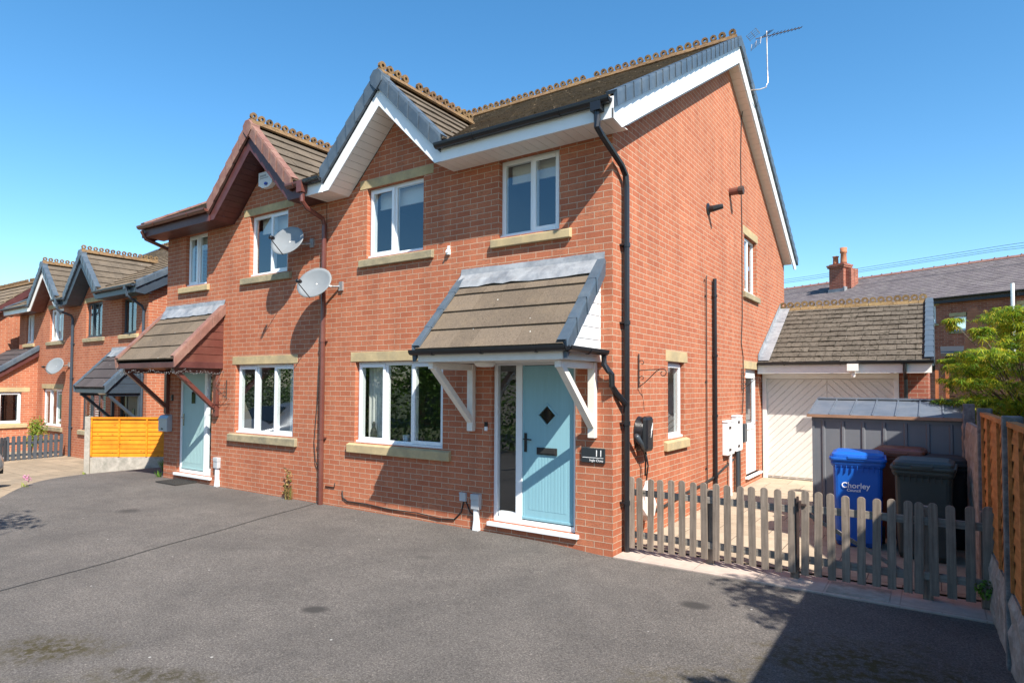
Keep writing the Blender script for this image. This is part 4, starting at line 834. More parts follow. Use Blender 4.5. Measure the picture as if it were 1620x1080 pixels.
mb = MB(); mb.box(-0.165, 0.165, -0.118, -0.108, 0.085, 0.105); mb.build('flap', 'mailbox', lb_); mb = MB(); mb.box(-0.05, 0.02, -0.114, -0.1095, -0.11, -0.085); mb.build('lock', 'black_matt', lb_)
mb = MB(); mb.box(-0.03, 0.03, -0.05, 0, -0.05, 0.05); mb.box(-0.02, 0.02, -0.03, 0, 0.05, 0.12); mb.lathe([(0.022, 0), (0.022, 0.03)], (0, -0.05, 0.0), (0, -1, 0), 10)
fx = mb.build('wall_light_fitting', 'upvc'); fx.location = (-2.38, 0, 3.68); fx.scale = (0.7, 0.8, 0.7); tag(fx, 'small white fitting on the brick between the two upper windows', 'fitting')
def duct(x, lab, z1=0.45, grp=None):
    t_ = thing('cable_duct', lab, 'cable duct', (x, 0, 0), 0, grp); z0 = gz(x, -0.05)
    mb = MB(); mb.box(-0.062, 0.062, -0.07, 0, z1-0.18, z1); mb.box(-0.067, 0.067, -0.076, 0, z1-0.06, z1+0.012); mb.build('box', 'box_grey', t_, bevel=0.006)
    mb = MB(); mb.box(-0.03, 0.03, -0.055, 0, z0+0.12, z1-0.18); mb.ext([(-0.045, -0.06, z0), (0.045, -0.06, z0), (0.03, -0.055, z0+0.13), (-0.03, -0.055, z0+0.13)], (0, 0.06, 0)); mb.build('duct', 'upvc', t_, bevel=0.004)
duct(-1.875, 'white cable duct with grey box left of the blue door', 0.50, 'white cable ducts at the wall foot'); duct(-7.72, 'white cable duct with grey box right of the pale door', 0.56, 'white cable ducts at the wall foot')
mb = MB(); mb.box(-0.05, 0.05, -0.035, 0, -0.055, 0.055); mb.box(-0.053, 0.053, -0.04, -0.036, 0.035, 0.058); o = mb.build('junction_box', 'box_grey', bevel=0.005); o.location = (-2.10, 0, 0.45); tag(o, 'small grey junction box left of the white cable duct', 'junction box')
mb = MB(); pts = [(-4.42, -0.012, 0.30), (-4.40, -0.015, 0.20), (-4.30, -0.015, 0.155), (-3.9, -0.015, 0.16), (-3.4, -0.015, 0.135), (-2.9, -0.02, 0.15), (-2.5, -0.015, 0.12), (-2.25, -0.015, 0.14), (-2.13, -0.015, 0.25), (-2.09, -0.012, 0.40)]
mb.tube(pts, 0.009, 6); mb.tube([(-2.06, -0.012, 0.40), (-1.99, -0.014, 0.27), (-1.92, -0.03, 0.24), (-1.90, -0.03, 0.12)], 0.008, 6); tag(mb.build('cable', 'black_matt', smooth=True), 'thin black cable sagging along the foot of the brick wall', 'cable')
mb = MB(); mb.tube([(-4.80, -0.012, 0.33), (-4.60, -0.012, 0.33), (-4.585, -0.012, 0.40)], 0.008, 6); mb.tube([(-4.99, -0.02, 2.2), (-5.0, -0.03, 1.6), (-5.06, -0.03, 1.0), (-5.02, -0.03, 0.7), (-4.95, -0.02, 0.55)], 0.006, 6); tag(mb.build('cable', 'black_matt', smooth=True), 'thin black cable looping behind the brown downpipe', 'cable')
# fairy lights on the brown porch
fl = thing('string_lights', 'string of fairy lights draped along the brown porch edge', 'string lights', (0, 0, 0))
rr_ = random.Random(5); mb = MB(); mb2 = MB(); pts = []
for i in range(61):
    t = i/60
    if t < 0.5: p = (-9.60+1.98*t*2, -0.93, 2.13-0.05*abs(math.sin(t*2*math.pi*3)))
    else: p = (-7.60, -0.93+0.93*(t-0.5)*2, 2.12-0.05*abs(math.sin(t*2*math.pi*2.5)))
    pts.append((p[0]+rr_.uniform(-.01, .01), p[1], p[2]+rr_.uniform(-.012, .012)))
mb.tube(pts, 0.004, 4)
for p in pts+[(pts[i][0]+rr_.uniform(-.03, .03), pts[i][1]+rr_.uniform(-.02, .02), pts[i][2]+rr_.uniform(-.04, .03)) for i in range(61)]: mb2.lathe([(0.002, -0.008), (0.006, 0), (0.002, 0.008)], p, (rr_.uniform(-1, 1), 0.3, 1), 5)
pp = [(-7.62, -0.07, 2.05), (-7.68, -0.10, 1.9), (-7.5, -0.05, 1.85), (-7.62, -0.1, 1.72), (-7.35, -0.04, 1.62), (-7.52, -0.05, 1.5)]; mb.tube(pp, 0.004, 4)
for i in range(len(pp)-1):
    for k in range(6):
        q = Vector(pp[i]).lerp(Vector(pp[i+1]), k/6); mb2.lathe([(0.002, -0.008), (0.006, 0), (0.002, 0.008)], tuple(q), (0.4, 0.3, 1), 5)
mb.build('wire', 'black_matt', fl); mb2.build('bulbs', 'galv', fl)
def scroll_bracket(loc, rz, label, size=0.3, flip=1):
    t_ = thing('hanging_bracket', label, 'bracket', loc, rz, 'wrought iron hanging brackets'); mb = MB(); s_ = size
    mb.box(-0.008, 0.008, -0.012, 0.0, -0.55*s_, 0.75*s_)
    def sp(c, r0, a0, a1, n=12, r1=0.3):
        return [(0.0, c[0]-0+math.cos(a0+(a1-a0)*i/n)*r0*(1-(1-r1)*i/n)*-1, c[1]+math.sin(a0+(a1-a0)*i/n)*r0*(1-(1-r1)*i/n)) for i in range(n+1)]
    mb.tube([(0, -0.01, 0.12*s_), (0, -0.85*s_, 0.16*s_)]+sp((-0.95*s_, 0.02*s_), 0.16*s_, R(70)-math.pi*0, R(-250)), 0.006, 5)
    mb.tube([(0, -0.01, -0.5*s_), (0, -0.3*s_, -0.3*s_), (0, -0.7*s_, 0.08*s_), (0, -0.85*s_, 0.16*s_)], 0.006, 5)
    mb.tube(sp((-0.14*s_, 0.4*s_), 0.12*s_, R(180), R(-120)), 0.005, 5); mb.tube(sp((-0.14*s_, -0.18*s_), 0.1*s_, R(180), R(-120)), 0.005, 5)
    mb.build('scroll', 'iron', t_); return t_
scroll_bracket((0.012, 0.71, 2.05), R(90), 'black scrolled hanging bracket on the side wall above the car charger', 0.32)
scroll_bracket((0.012, 5.62, 2.0), R(90), 'black hanging bracket on the side wall beside the white side door', 0.32)
scroll_bracket((-7.50, -0.01, 1.78), R(0), 'black scrolled bracket on the wall right of the brown porch', 0.25)

# ---------------------------------------------------------------- things on the side wall
def side_pipe(y, r_, z0, z1, mat, label, name='waste_pipe', top=None):
    mb = MB(); pts = [(r_+0.015, y, z0), (r_+0.015, y, z1)]
    if top: pts += [(r_+0.03, y-0.02, z1+0.03), (r_+0.04, y-0.06, z1+0.02), (r_+0.04, y-0.08, z1-0.02)]
    mb.tube(pts, r_, 8)
    for zz in frange(z0+0.4, z1-0.3, 1.1): mb.tube([(r_+0.015, y, zz), (r_+0.015, y, zz+0.04)], r_*1.3, 8); mb.box(0, r_, y-0.02, y+0.02, zz, zz+0.03)
    tag(mb.build(name, mat, smooth=False), label, 'pipe')
side_pipe(3.80, 0.032, 0.04, 3.64, 'black', 'thick black waste pipe on the side wall')
side_pipe(3.42, 0.010, 0.2, 3.60, 'iron', 'thin dark brown pipe with a hooked top beside the thick black one', 'overflow_pipe', top=True)
mb = MB(); mb.tube([(0.012, 5.74, 6.95), (0.012, 5.66, 6.2), (0.012, 5.70, 5.3), (0.012, 5.72, 4.9), (0.012, 5.70, 3.2), (0.012, 5.62, 2.7), (0.012, 5.74, 2.45), (0.012, 5.76, 1.9), (0.02, 5.62, 1.4)], 0.008, 5)
mb.tube([(0.22, 5.6, 7.52), (0.05, 5.72, 7.2), (0.012, 5.74, 6.95)], 0.008, 5); tag(mb.build('aerial_cable', 'black_matt'), 'thin black aerial cable running down the gable wall', 'cable')
v1 = thing('wall_vent', 'black cowled vent on the gable wall', 'vent', (0, 3.62, 4.74)); mb = MB(); mb.lathe([(0.10, 0.0), (0.10, 0.012), (0.055, 0.03), (0.05, 0.10)], (0, 0, 0), (1, 0, 0), 16); mb.build('collar', 'black', v1); mb = MB(); mb.tube([(0.08, 0, 0), (0.17, 0.03, 0.02), (0.22, 0.05, 0.03)], [0.05, 0.045, 0.04], 10); mb.build('cowl', 'black', v1)
v1 = thing('flue_outlet', 'brown round flue outlet high on the gable wall', 'vent', (0, 4.91, 5.35)); mb = MB(); mb.tube([(0, 0, 0), (0.16, 0, 0)], 0.065, 12); mb.build('flue_tube', 'brown_pipe', v1); mb = MB(); mb.tube([(0.16, 0, 0), (0.24, 0, 0)], 0.075, 12); mb.build('flue_cap', 'iron', v1)
ev = thing('car_charger', 'black wall charger with coiled cable and white bag on the side wall', 'charger', (0, 0.72, 1.34))
mb = MB(); mb.box(0.06, 0.15, -0.10, 0.15, -0.23, 0.20); mb.build('case', 'black', ev, bevel=0.045)
mb = MB(); mb.ext([(0.1525, 0.035, 0.02), (0.1525, 0.075, 0.03), (0.1525, 0.09, 0.12)], (0.003, 0, 0)); mb.ext([(0.1525, 0.04, 0.015), (0.1525, 0.062, 0.02), (0.1525, 0.03, -0.06)], (0.003, 0, 0)); mb.build('mark', 'letter_white', ev)
mb = MB()
for k in range(7):
    rr2 = 0.20-0.004*k; mb.tube([(0.015+0.014*k, 0.0+math.cos(a)*rr2*0.72, -0.01+math.sin(a)*rr2*1.0) for a in [2*math.pi*i/20 for i in range(21)]], 0.009, 6, caps=False)
mb.tube([(0.08, -0.12, 0.0), (0.10, -0.2, -0.14), (0.10, -0.06, -0.22), (0.09, 0.02, -0.32), (0.08, 0.03, -0.52)], 0.012, 6); mb.tube([(0.09, 0.02, -0.22), (0.10, 0.07, -0.4), (0.08, 0.06, -0.6)], 0.010, 6)
mb.build('cable', 'black', ev, smooth=True)
mb = MB(); mb.tube([(0.10, -0.30, -0.02), (0.11, -0.17, -0.12), (0.11, -0.07, -0.22)], [0.035, 0.03, 0.018], 8); mb.build('connector', 'frame_grey', ev, smooth=True)
mb = MB(); rb = random.Random(4); mb.lathe([(0.02, 0.22), (0.05, 0.15), (0.09, 0.05), (0.105, -0.06), (0.095, -0.17), (0.04, -0.25)], (0.10, 0.04, -0.80), (0, 0, 1), 12)
mb.v = [(x+rb.uniform(-.012, .012), y+rb.uniform(-.015, .015), z+rb.uniform(-.01, .01)) for x, y, z in mb.v]; mb.build('bag', 'upvc_warm', ev)
def meter(y0, y1, z0, z1, label, pipes):
    t_ = thing('meter_box', label, 'meter box', (0, (y0+y1)/2, 0), 0, 'white meter boxes on the side wall'); h = (y1-y0)/2
    mb = MB(); mb.box(0.0, 0.09, -h, h, z0, z1); mb.ext([(0, -h-0.01, z1+0.001), (0.10, -h-0.01, z1+0.001), (0.10, -h-0.01, z1+0.02), (0, -h-0.01, z1+0.035)], (0, 2*h+0.02, 0)); mb.build('case', 'upvc', t_, bevel=0.008)
    mb = MB(); mb.box(0.091, 0.10, -h+0.03, h-0.03, z0+0.03, z1-0.03); d_ = mb.build('door', 'upvc', t_, bevel=0.005)
    for zz in (z0+0.07, z1-0.11): mb = MB(); mb.box(0.1005, 0.104, -h+0.05, -h+0.19, zz, zz+0.045); mb.build('latch', 'iron', d_)
    for (yy, rr2, mt) in pipes: mb = MB(); mb.tube([(0.06, yy, z0), (0.06, yy, 0.04)], rr2, 8); mb.build('pipe', mt, t_)
meter(4.35, 4.78, 0.74, 1.29, 'white gas meter box with one white pipe below, left of the pair', [(0.06, 0.028, 'upvc')])
meter(4.92, 5.33, 0.76, 1.36, 'white electric meter box with dark pipes below, right of the pair', [(-0.04, 0.035, 'frame_grey'), (0.07, 0.028, 'black')])
mb = MB(); mb.box(0, 0.09, -0.12, 0.12, -0.17, 0.17); mb.box(0.09, 0.10, -0.10, 0.10, -0.15, 0.15); o = mb.build('junction_box', 'frame_grey', bevel=0.01); o.location = (0, 5.55, 1.05); tag(o, 'dark grey box between the meter boxes and the side door', 'junction box')
mb = MB(); mb.tube([(0.02, 0.95, 0.32), (0.02, 1.6, 0.33), (0.02, 2.4, 0.38), (0.02, 3.2, 0.40), (0.02, 3.9, 0.45), (0.02, 4.5, 0.55), (0.02, 5.0, 0.62)], 0.018, 6); tag(mb.build('cable', 'black_matt'), 'black armoured cable clipped low along the side wall', 'cable')
# TV aerial
ae = thing('tv_aerial', 'television aerial on a bent pole above the rear roof slope', 'aerial', (0.33, 5.55, 7.5))
J = Vector((0.10, 0.40, 1.02)); mb = MB(); mb.tube([(-0.1, 0, -0.12), (0.02, 0.15, -0.08), (0.10, 0.3, 0.0), (0.12, 0.38, 0.12), (0.11, 0.4, 0.35), tuple(J+Vector((0, 0, 0.1)))], 0.012, 6); mb.build('pole', 'galv', ae)
D = Vector((0.55, 0.62, 0.30)).normalized(); Sx = D.cross(Vector((0, 0, 1))).normalized(); Up = Sx.cross(D); b0 = J-D*0.25; mb = MB(); mb.tube([tuple(b0), tuple(J+D*0.82)], 0.008, 5)
for k in range(9): c = J+D*(0.12+0.085*k); mb.tube([tuple(c-Sx*(0.10-0.006*k)), tuple(c+Sx*(0.10-0.006*k))], 0.006, 4)
for k in range(3): c = J+D*(-0.02+0.04*k); mb.tube([tuple(c-Sx*0.14+Up*0.04), tuple(c+Sx*0.14+Up*0.04)], 0.006, 4)
mb.build('boom', 'iron', ae); mb = MB()
for sgn in (-1, 1):
    for k in range(4): c = b0+Up*sgn*(0.05+0.03*k)+D*0.02*k*-1; mb.tube([tuple(c-Sx*0.14), tuple(c+Sx*0.14)], 0.004, 4)
    for e in (-0.14, 0.0, 0.14): mb.tube([tuple(b0+Up*sgn*0.03+Sx*e), tuple(b0+Up*sgn*0.15-D*0.06+Sx*e)], 0.006, 4)
mb.build('reflector', 'galv', ae)

# indoor things seen through the glass
mb = MB(); mb.lathe([(0.045, 0), (0.05, 0.01), (0.06, 0.12), (0.054, 0.12), (0.045, 0.015)], (0, 0, 0), n=14); o = mb.build('plant_pot', 'mailbox', smooth=True); o.location = (-3.30, 0.19, 1.06); tag(o, 'small blue and white pot standing inside the front window', 'pot')
mb = MB(); mb.box(-0.04, 0.04, -0.02, 0.02, -0.02, 0.0); mb.lathe([(0.03, 0), (0.05, 0.06), (0.045, 0.14), (0.02, 0.19), (0.025, 0.23), (0.01, 0.27)], (0, 0, 0), n=10); o = mb.build('figurine', 'black_matt', smooth=True); o.location = (-3.98, 0.2, 1.075); tag(o, 'black bird-like figurine inside the left pane of the front window', 'figurine')

# ---------------------------------------------------------------- picket fence and gate
def picket(x, y, z0, z1, w=0.068, t=0.02, parent=None, rnd=random, mat='picket', lean=0):
    mb = MB(); n = 8; pts = [(-w/2, 0, 0), (w/2, 0, 0)]
    h = z1-z0-w*0.42
    for i in range(n+1):
        a = math.pi*i/n; pts.append((math.cos(a)*w/2, 0, h+math.sin(a)*w*0.42))
    mb.ext(pts, (0, t, 0))
    for hz in (0.14, 0.62):
        if hz < z1-z0-0.05: mb.lathe([(0.005, -0.001), (0.005, 0.002)], (rnd.uniform(-.01, .01), 0, hz), (0, -1, 0), 6)
    o_ = mb.build('picket', mat, parent, bevel=0.002); o_.location = (x, y, z0); o_.rotation_euler = (rnd.uniform(-.012, .012), lean+rnd.uniform(-.014, .014), rnd.uniform(-.05, .05)); return o_
rp = random.Random(8); fy = 0.235
f1 = thing('picket_fence', 'weathered grey picket fence running from the black downpipe to the gate', 'fence', (0, 0, 0))
for i, x in enumerate([0.12, 0.22, 0.34, 0.46, 0.58, 0.70, 0.815, 0.94, 1.06, 1.18, 1.30, 1.425, 1.545, 1.67, 1.795]): picket(x, fy-0.002*(i % 2), 0.075+rp.uniform(-.01, .01), 0.865+0.002*i+rp.uniform(-.008, .008), 0.068, 0.02, f1, rp)
for zz in (0.185, 0.66): mb = MB(); mb.box(0.08, 1.84, fy+0.022, fy+0.055, zz, zz+0.07); mb.build('rail', 'rail', f1, bevel=0.003)
for x in (0.97, 1.80): mb = MB(); mb.box(x-0.03, x+0.045, fy+0.056, fy+0.125, -0.02, 0.80); mb.build('post', 'picket', f1, bevel=0.004)
g1 = thing('picket_gate', 'weathered picket gate with a diagonal brace, in front of the bins', 'gate', (0, 0, 0))
for x in [1.91, 2.025, 2.145, 2.265, 2.39, 2.51, 2.63, 2.752]: picket(x, fy, 0.075+rp.uniform(-.008, .008), 0.885+rp.uniform(-.008, .008), 0.068, 0.02, g1, rp)
for zz in (0.185, 0.68): mb = MB(); mb.box(1.88, 2.785, fy+0.022, fy+0.052, zz, zz+0.07); mb.build('rail', 'rail', g1, bevel=0.003)
mb = MB(); mb.bar((1.93, fy+0.066, 0.66), (2.74, fy+0.066, 0.22), 0.028, 0.05, (0, 1, 0)); mb.build('brace', 'rail', g1)
mb = MB(); mb.box(1.845, 1.93, fy-0.014, fy-0.002, 0.745, 0.765); mb.box(1.865, 1.885, fy-0.03, fy-0.002, 0.72, 0.79); mb.box(1.842, 1.860, fy-0.01, fy+0.02, 0.12, 0.83); mb.build('latch', 'iron', g1)
f2 = thing('picket_fence', 'short dark length of picket fence between the gate and the concrete post', 'fence', (0, 0, 0))
for x in [2.835, 2.95, 3.075, 3.205]: picket(x, fy, 0.075, 0.885+rp.uniform(-.01, .01), 0.07, 0.02, f2, rp)
picket(3.335, fy-0.03, 0.06, 0.90, 0.085, 0.03, f2, rp)
for zz in (0.20, 0.68): mb = MB(); mb.box(2.80, 3.36, fy+0.022, fy+0.055, zz, zz+0.07); mb.build('rail', 'rail', f2, bevel=0.003)
for x in (2.90, 3.32): mb = MB(); mb.box(x-0.04, x+0.04, fy+0.056, fy+0.136, -0.02, 0.84); mb.build('post', 'picket', f2, bevel=0.004)

# ---------------------------------------------------------------- wheelie bins
def wheelie(name_label, loc, rz, mat, w=0.56, d=0.66, h=1.0, text=None):
    t_ = thing('wheelie_bin', name_label, 'wheelie bin', loc, rz, 'wheelie bins behind the gate')
    mb = MB(); bw, bd = w*0.42, d*0.36; tw, td = w/2-0.02, d/2-0.03
    secs = [(0.0, bw*0.96, bd*0.9, 0.04), (0.06, bw, bd, 0.02), (0.5*h, (bw+tw)/2, (bd+td)/2, 0.0), (h-0.12, tw*0.97, td*0.98, 0.0), (h-0.115, tw+0.004, td+0.004, 0), (h-0.08, tw+0.02, td+0.02, 0), (h-0.05, tw+0.02, td+0.02, 0)]
    def rr(z, a, b, c=0.05, n=3):
        o_ = []
        for sx_, sy_, st_ in ((1, 1, 0), (-1, 1, 90), (-1, -1, 180), (1, -1, 270)):
            for i in range(n+1): an = R(st_+90*i/n); o_.append((sx_*(a-c)+math.cos(an)*c, sy_*(b-c)+math.sin(an)*c, z))
        return o_
    def loft(rings):
        n = len(rings[0]); mb.add([p for r_ in rings for p in r_], [tuple(range(n-1, -1, -1)), tuple((len(rings)-1)*n+k for k in range(n))]+[(i*n+k, i*n+(k+1) % n, (i+1)*n+(k+1) % n, (i+1)*n+k) for i in range(len(rings)-1) for k in range(n)])
    loft([[(x, y+off, z) for x, y, z in rr(z, a, b)] for z, a, b, off in secs])
    for k in range(9): xx = -tw*0.85+tw*1.7*k/8; mb.box(xx-0.004, xx+0.004, -td-0.018, -td, h-0.17, h-0.10)
    mb.build('body', mat, t_, bevel=0.004)
    mb = MB(); loft([rr(h-0.05, tw+0.028, td+0.035, 0.05), rr(h-0.03, tw+0.034, td+0.042, 0.05), rr(h-0.005, tw+0.032, td+0.04, 0.05)])
    loft([rr(h-0.005, tw+0.012, td+0.02, 0.05), rr(h+0.03, tw+0.008, td+0.015, 0.06), rr(h+0.055, tw-0.04, td-0.04, 0.07)])
    mb.box(-0.10, 0.10, -td-0.05, -td-0.02, h-0.02, h+0.012)
    mb.build('lid', mat, t_, bevel=0.006)
    mb = MB(); mb.tube([(-tw*0.8, td+0.07, h-0.0), (tw*0.8, td+0.07, h-0.0)], 0.016, 8)
    for xx in (-tw*0.8, tw*0.8): mb.tube([(xx, td, h-0.04), (xx, td+0.07, h)], 0.02, 6)
    mb.build('handle', mat, t_)
    for sx_ in (-1, 1): mb = MB(); mb.lathe([(0.1, -0.02), (0.1, 0.02)], (sx_*(bw+0.015), bd*0.9, 0.1), (1, 0, 0), 18); mb.build('wheel', 'black_matt', t_, bevel=0.006)
    if text:
        zc = h*0.66; MX = Matrix.Translation((-0.02, -(bd+(td-bd)*0.66)-0.012, zc)) @ Matrix.Rotation(R(90-2.5), 4, 'X'); text_mesh('lettering', text[0], 0.088, 'letter_white', t_, MX, 0.001, 'CENTER', 0.001)
        MX = Matrix.Translation((-0.04, -(bd+(td-bd)*0.62)-0.011, zc-0.042)) @ Matrix.Rotation(R(90-2.5), 4, 'X'); text_mesh('lettering', text[1], 0.045, 'letter_white', t_, MX, 0.001, 'CENTER', 0.0008)
    return t_
wheelie('bright blue wheelie bin with white lettering, behind the gate', (2.20, 2.12, 0.04), R(4), 'bin_blue', 0.56, 0.62, 1.05, ('Chorley', 'Council'))
wheelie('reddish brown wheelie bin half hidden behind the blue one', (2.60, 2.80, 0.04), R(-3), 'bin_brown', 0.56, 0.60, 1.06)
wheelie('dark green wheelie bin right of the blue one', (2.86, 1.88, 0.04), R(-2), 'bin_green', 0.57, 0.64, 1.02)
wheelie('black wheelie bin tucked behind the dark green one', (3.02, 2.62, 0.04), R(5), 'black_matt', 0.5, 0.56, 1.0)

# ---------------------------------------------------------------- metal shed
sh = thing('metal_shed', 'dark grey metal storage shed with ribbed front and lead-coloured roof', 'shed', (1.55, 3.2, 0.04))
WS = 1.72; DS = 0.80; HF = 1.46; HB = 1.65
mb = MB(); mb.ext([(0, 0, 0), (0, DS, 0), (0, DS, HB-0.04), (0, 0, HF)], (WS, 0, 0)); shb = mb.build('body', 'shed', sh)
mb = MB()
for k in range(7):
    x = 0.14+(WS-0.28)*k/6; mb.ext([(x-0.025, 0, 0.02), (x-0.012, -0.016, 0.02), (x+0.012, -0.016, 0.02), (x+0.025, 0, 0.02)], (0, 0, HF-0.08))
mb.box(-0.004, WS+0.004, -0.012, 0, HF-0.07, HF-0.01); mb.box(0, 0.03, -0.014, 0.0, 0, HF); mb.box(WS-0.03, WS, -0.014, 0, 0, HF)
mb.build('front_rib', 'shed', sh)
mb = MB(); mb.ext([(-0.05, -0.06, HF), (-0.05, -0.06, HF+0.02), (-0.05, DS+0.05, HB+0.03), (-0.05, DS+0.05, HB)], (WS+0.1, 0, 0))
for k in range(8): x = -0.04+(WS+0.08)*k/7; mb.ext([(x-0.008, -0.06, HF+0.021), (x-0.008, -0.06, HF+0.035), (x-0.008, DS+0.05, HB+0.045), (x-0.008, DS+0.05, HB+0.031)], (0.016, 0, 0))
mb.ext([(-0.04, DS-0.02, HB+0.03), (-0.04, DS+0.06, HB+0.03), (-0.04, DS+0.06, HB+0.055), (-0.04, DS-0.02, HB+0.05)], (WS+0.08, 0, 0))
mb.build('roof', 'shed_roof', sh); mb = MB(); mb.box(-0.06, WS+0.06, -0.075, -0.062, HF-0.015, HF+0.025); mb.build('roof_edge', 'copper', sh)

# ---------------------------------------------------------------- boundary fence on the right
bf = thing('panel_fence', 'orange-brown panel fence with concrete posts along the right edge', 'fence', (0, 0, 0))
fx0 = 3.385
def fx(y): return fx0-0.032*(y+0.95)
posts = [-2.8, -0.97, 0.90, 2.72, 4.55]
for y in posts:
    mb = MB(); x = fx(y); mb.ext([(x-0.03, y-0.055, -0.05), (x+0.085, y-0.055, -0.05), (x+0.085, y+0.055, -0.05), (x-0.03, y+0.055, -0.05)], (0, 0, 1.76)); mb.build('post', 'concrete_dark', bf, bevel=0.008)
for ya, yb in zip(posts, posts[1:]):
    xa, xb = fx(ya), fx(yb); y0 = ya+0.06; y1 = yb-0.06; X_ = lambda y, o: xa+(xb-xa)*(y-ya)/(yb-ya)+o
    # rock-faced gravel board
    mb = MB(); rg = random.Random(int(ya*10)+50); ny, nz = 26, 8; top = 0.52 if ya < 0.5 else 1.5; nz = 8 if top < 1 else 20; vs = []
    for j in range(nz+1):
        for i in range(ny+1):
            y = y0+(y1-y0)*i/ny; z = -0.02+(top+0.02)*j/nz; vs.append((X_(y, 0.0)-(rg.uniform(0.0, 0.03) if 0 < j < nz else 0), y, z if j in (0, nz) else z+rg.uniform(-.01, .01)))
    mb.add(vs, [(j*(ny+1)+i, j*(ny+1)+i+1, (j+1)*(ny+1)+i+1, (j+1)*(ny+1)+i) for j in range(nz) for i in range(ny)])
    mb.ext([(X_(y0, 0.005), y0, -0.02), (X_(y1, 0.005), y1, -0.02), (X_(y1, 0.045), y1, -0.02), (X_(y0, 0.045), y0, -0.02)], (0, 0, top+0.02)); mb.build('gravel_board', 'rockface', bf)
    if top < 1:
        mb = MB(); zb, ztp = 0.53, 1.64
        for k in range(10):
            z = zb+(ztp-zb)*k/10; dz = (ztp-zb)/10+0.015
            mb.ext([(X_(y0, 0.012), y0, z), (X_(y0, 0.032), y0, z), (X_(y0, 0.036), y0, z+dz), (X_(y0, 0.028), y0, z+dz)], (xb-xa)*Vector((1, 0, 0))+Vector((0, y1-y0, 0)))
        for yy in (y0, y1-0.04, (y0+y1)/2-0.37, (y0+y1)/2+0.33): mb.ext([(X_(yy, -0.008), yy, zb), (X_(yy, 0.012), yy, zb), (X_(yy, 0.012), yy+0.04, zb), (X_(yy, -0.008), yy+0.04, zb)], (0, 0, ztp-zb))
        mb.ext([(X_(y0, -0.012), y0, ztp), (X_(y0, 0.045), y0, ztp), (X_(y1, 0.045), y1, ztp), (X_(y1, -0.012), y1, ztp)], (0, 0, 0.035)); mb.build('panel', 'panel', bf)

# ---------------------------------------------------------------- golden fence on the left
yf = thing('panel_fence', 'bright orange-yellow low panel fence with a concrete post', 'fence', (-12.9, -0.02, 0), math.atan2(1.17, 1.5))
mb = MB(); mb.box(-0.06, 0.06, -0.06, 0.06, -0.3, 1.14); mb.build('post', 'concrete', yf, bevel=0.01)
mb = MB(); mb.box(0.06, 2.5, -0.025, 0.025, -0.35, 0.22); mb.build('gravel_board', 'concrete', yf, bevel=0.006)
mb = MB()
for k in range(9): z = 0.225+0.86*k/9; mb.ext([(0.065, -0.022, z), (0.065, -0.002, z), (0.065, 0.004, z+0.11), (0.065, -0.004, z+0.11)], (2.4, 0, 0))
for x in (0.065, 0.67, 1.28, 1.86, 2.4): mb.box(x, x+0.035, -0.04, -0.0225, 0.23, 1.08)
mb.box(0.062, 2.47, -0.045, 0.02, 1.085, 1.125); mb.build('panel', 'panel_y', yf)
# grey pickets in front of the white-framed house
gf_ = thing('picket_fence', 'dark grey painted picket fence in front of the white-framed house', 'fence', (0, 0, 0))
A = Vector((-19.0, 1.72, 0)); B = Vector((-18.9, 0.35, 0)); n = 11; rq = random.Random(2)
for i in range(n):
    p = A.lerp(B, i/(n-1)); o = picket(p.x, p.y, -0.36, 0.36, 0.085, 0.02, gf_, rq, 'picket_grey'); o.rotation_euler[2] += R(-90)
C_ = Vector((-18.2, -0.5, 0))
for i in range(1, 9):
    p = B.lerp(C_, i/8); o = picket(p.x, p.y, -0.37, 0.33+0.012*i, 0.085, 0.02, gf_, rq, 'picket_grey'); o.rotation_euler[2] += R(-60)
for zz in (-0.2, 0.14):
    mb = MB(); mb.bar((A.x-0.05, A.y, zz), (B.x-0.05, B.y, zz), 0.03, 0.07); mb.build('rail', 'picket_grey', gf_)
    mb = MB(); mb.bar((B.x-0.05, B.y, zz), (C_.x-0.05, C_.y, zz), 0.03, 0.07); mb.build('rail', 'picket_grey', gf_)

# ---------------------------------------------------------------- vegetation
def leafy(mb, c, rad, n, size, rnd, flat=1.0, droop=0.0, shape='quad', up=0.5):
    for _ in range(n):
        while True:
            p = Vector((rnd.uniform(-1, 1), rnd.uniform(-1, 1), rnd.uniform(-1, 1)))
            if 0.25 < p.length < 1: break
        q = Vector((c[0]+p.x*rad[0], c[1]+p.y*rad[1], c[2]+p.z*rad[2]*flat)); nrm = (p+Vector((rnd.uniform(-1, 1), rnd.uniform(-1, 1), rnd.uniform(-0.3, 1)+up))).normalized()
        a = nrm.orthogonal().normalized(); a = (Matrix.Rotation(rnd.uniform(0, 6.28), 3, nrm) @ a); b = nrm.cross(a); s_ = size*rnd.uniform(0.6, 1.3)
        if shape == 'quad': mb.add([tuple(q-a*s_*0.5), tuple(q-b*s_*0.28), tuple(q+a*s_*0.5), tuple(q+b*s_*0.28)], [(0, 1, 2, 3)])
        else:
            vs = [tuple(q)]; k = 5
            for i in range(k):
                an = R(-100+200*i/(k-1)); tip = 1.0 if i == k//2 else (0.85 if i in (1, 3) else 0.55)
                for da, rr2 in ((-0.2, 0.35), (0, tip), (0.2, 0.35)): vs.append(tuple(q+a*math.cos(an+da)*s_*rr2+b*math.sin(an+da)*s_*rr2-Vector((0, 0, droop*s_*rr2))))
            mb.add(vs, [(0, 1+3*i, 2+3*i, 3+3*i) for i in range(k)])
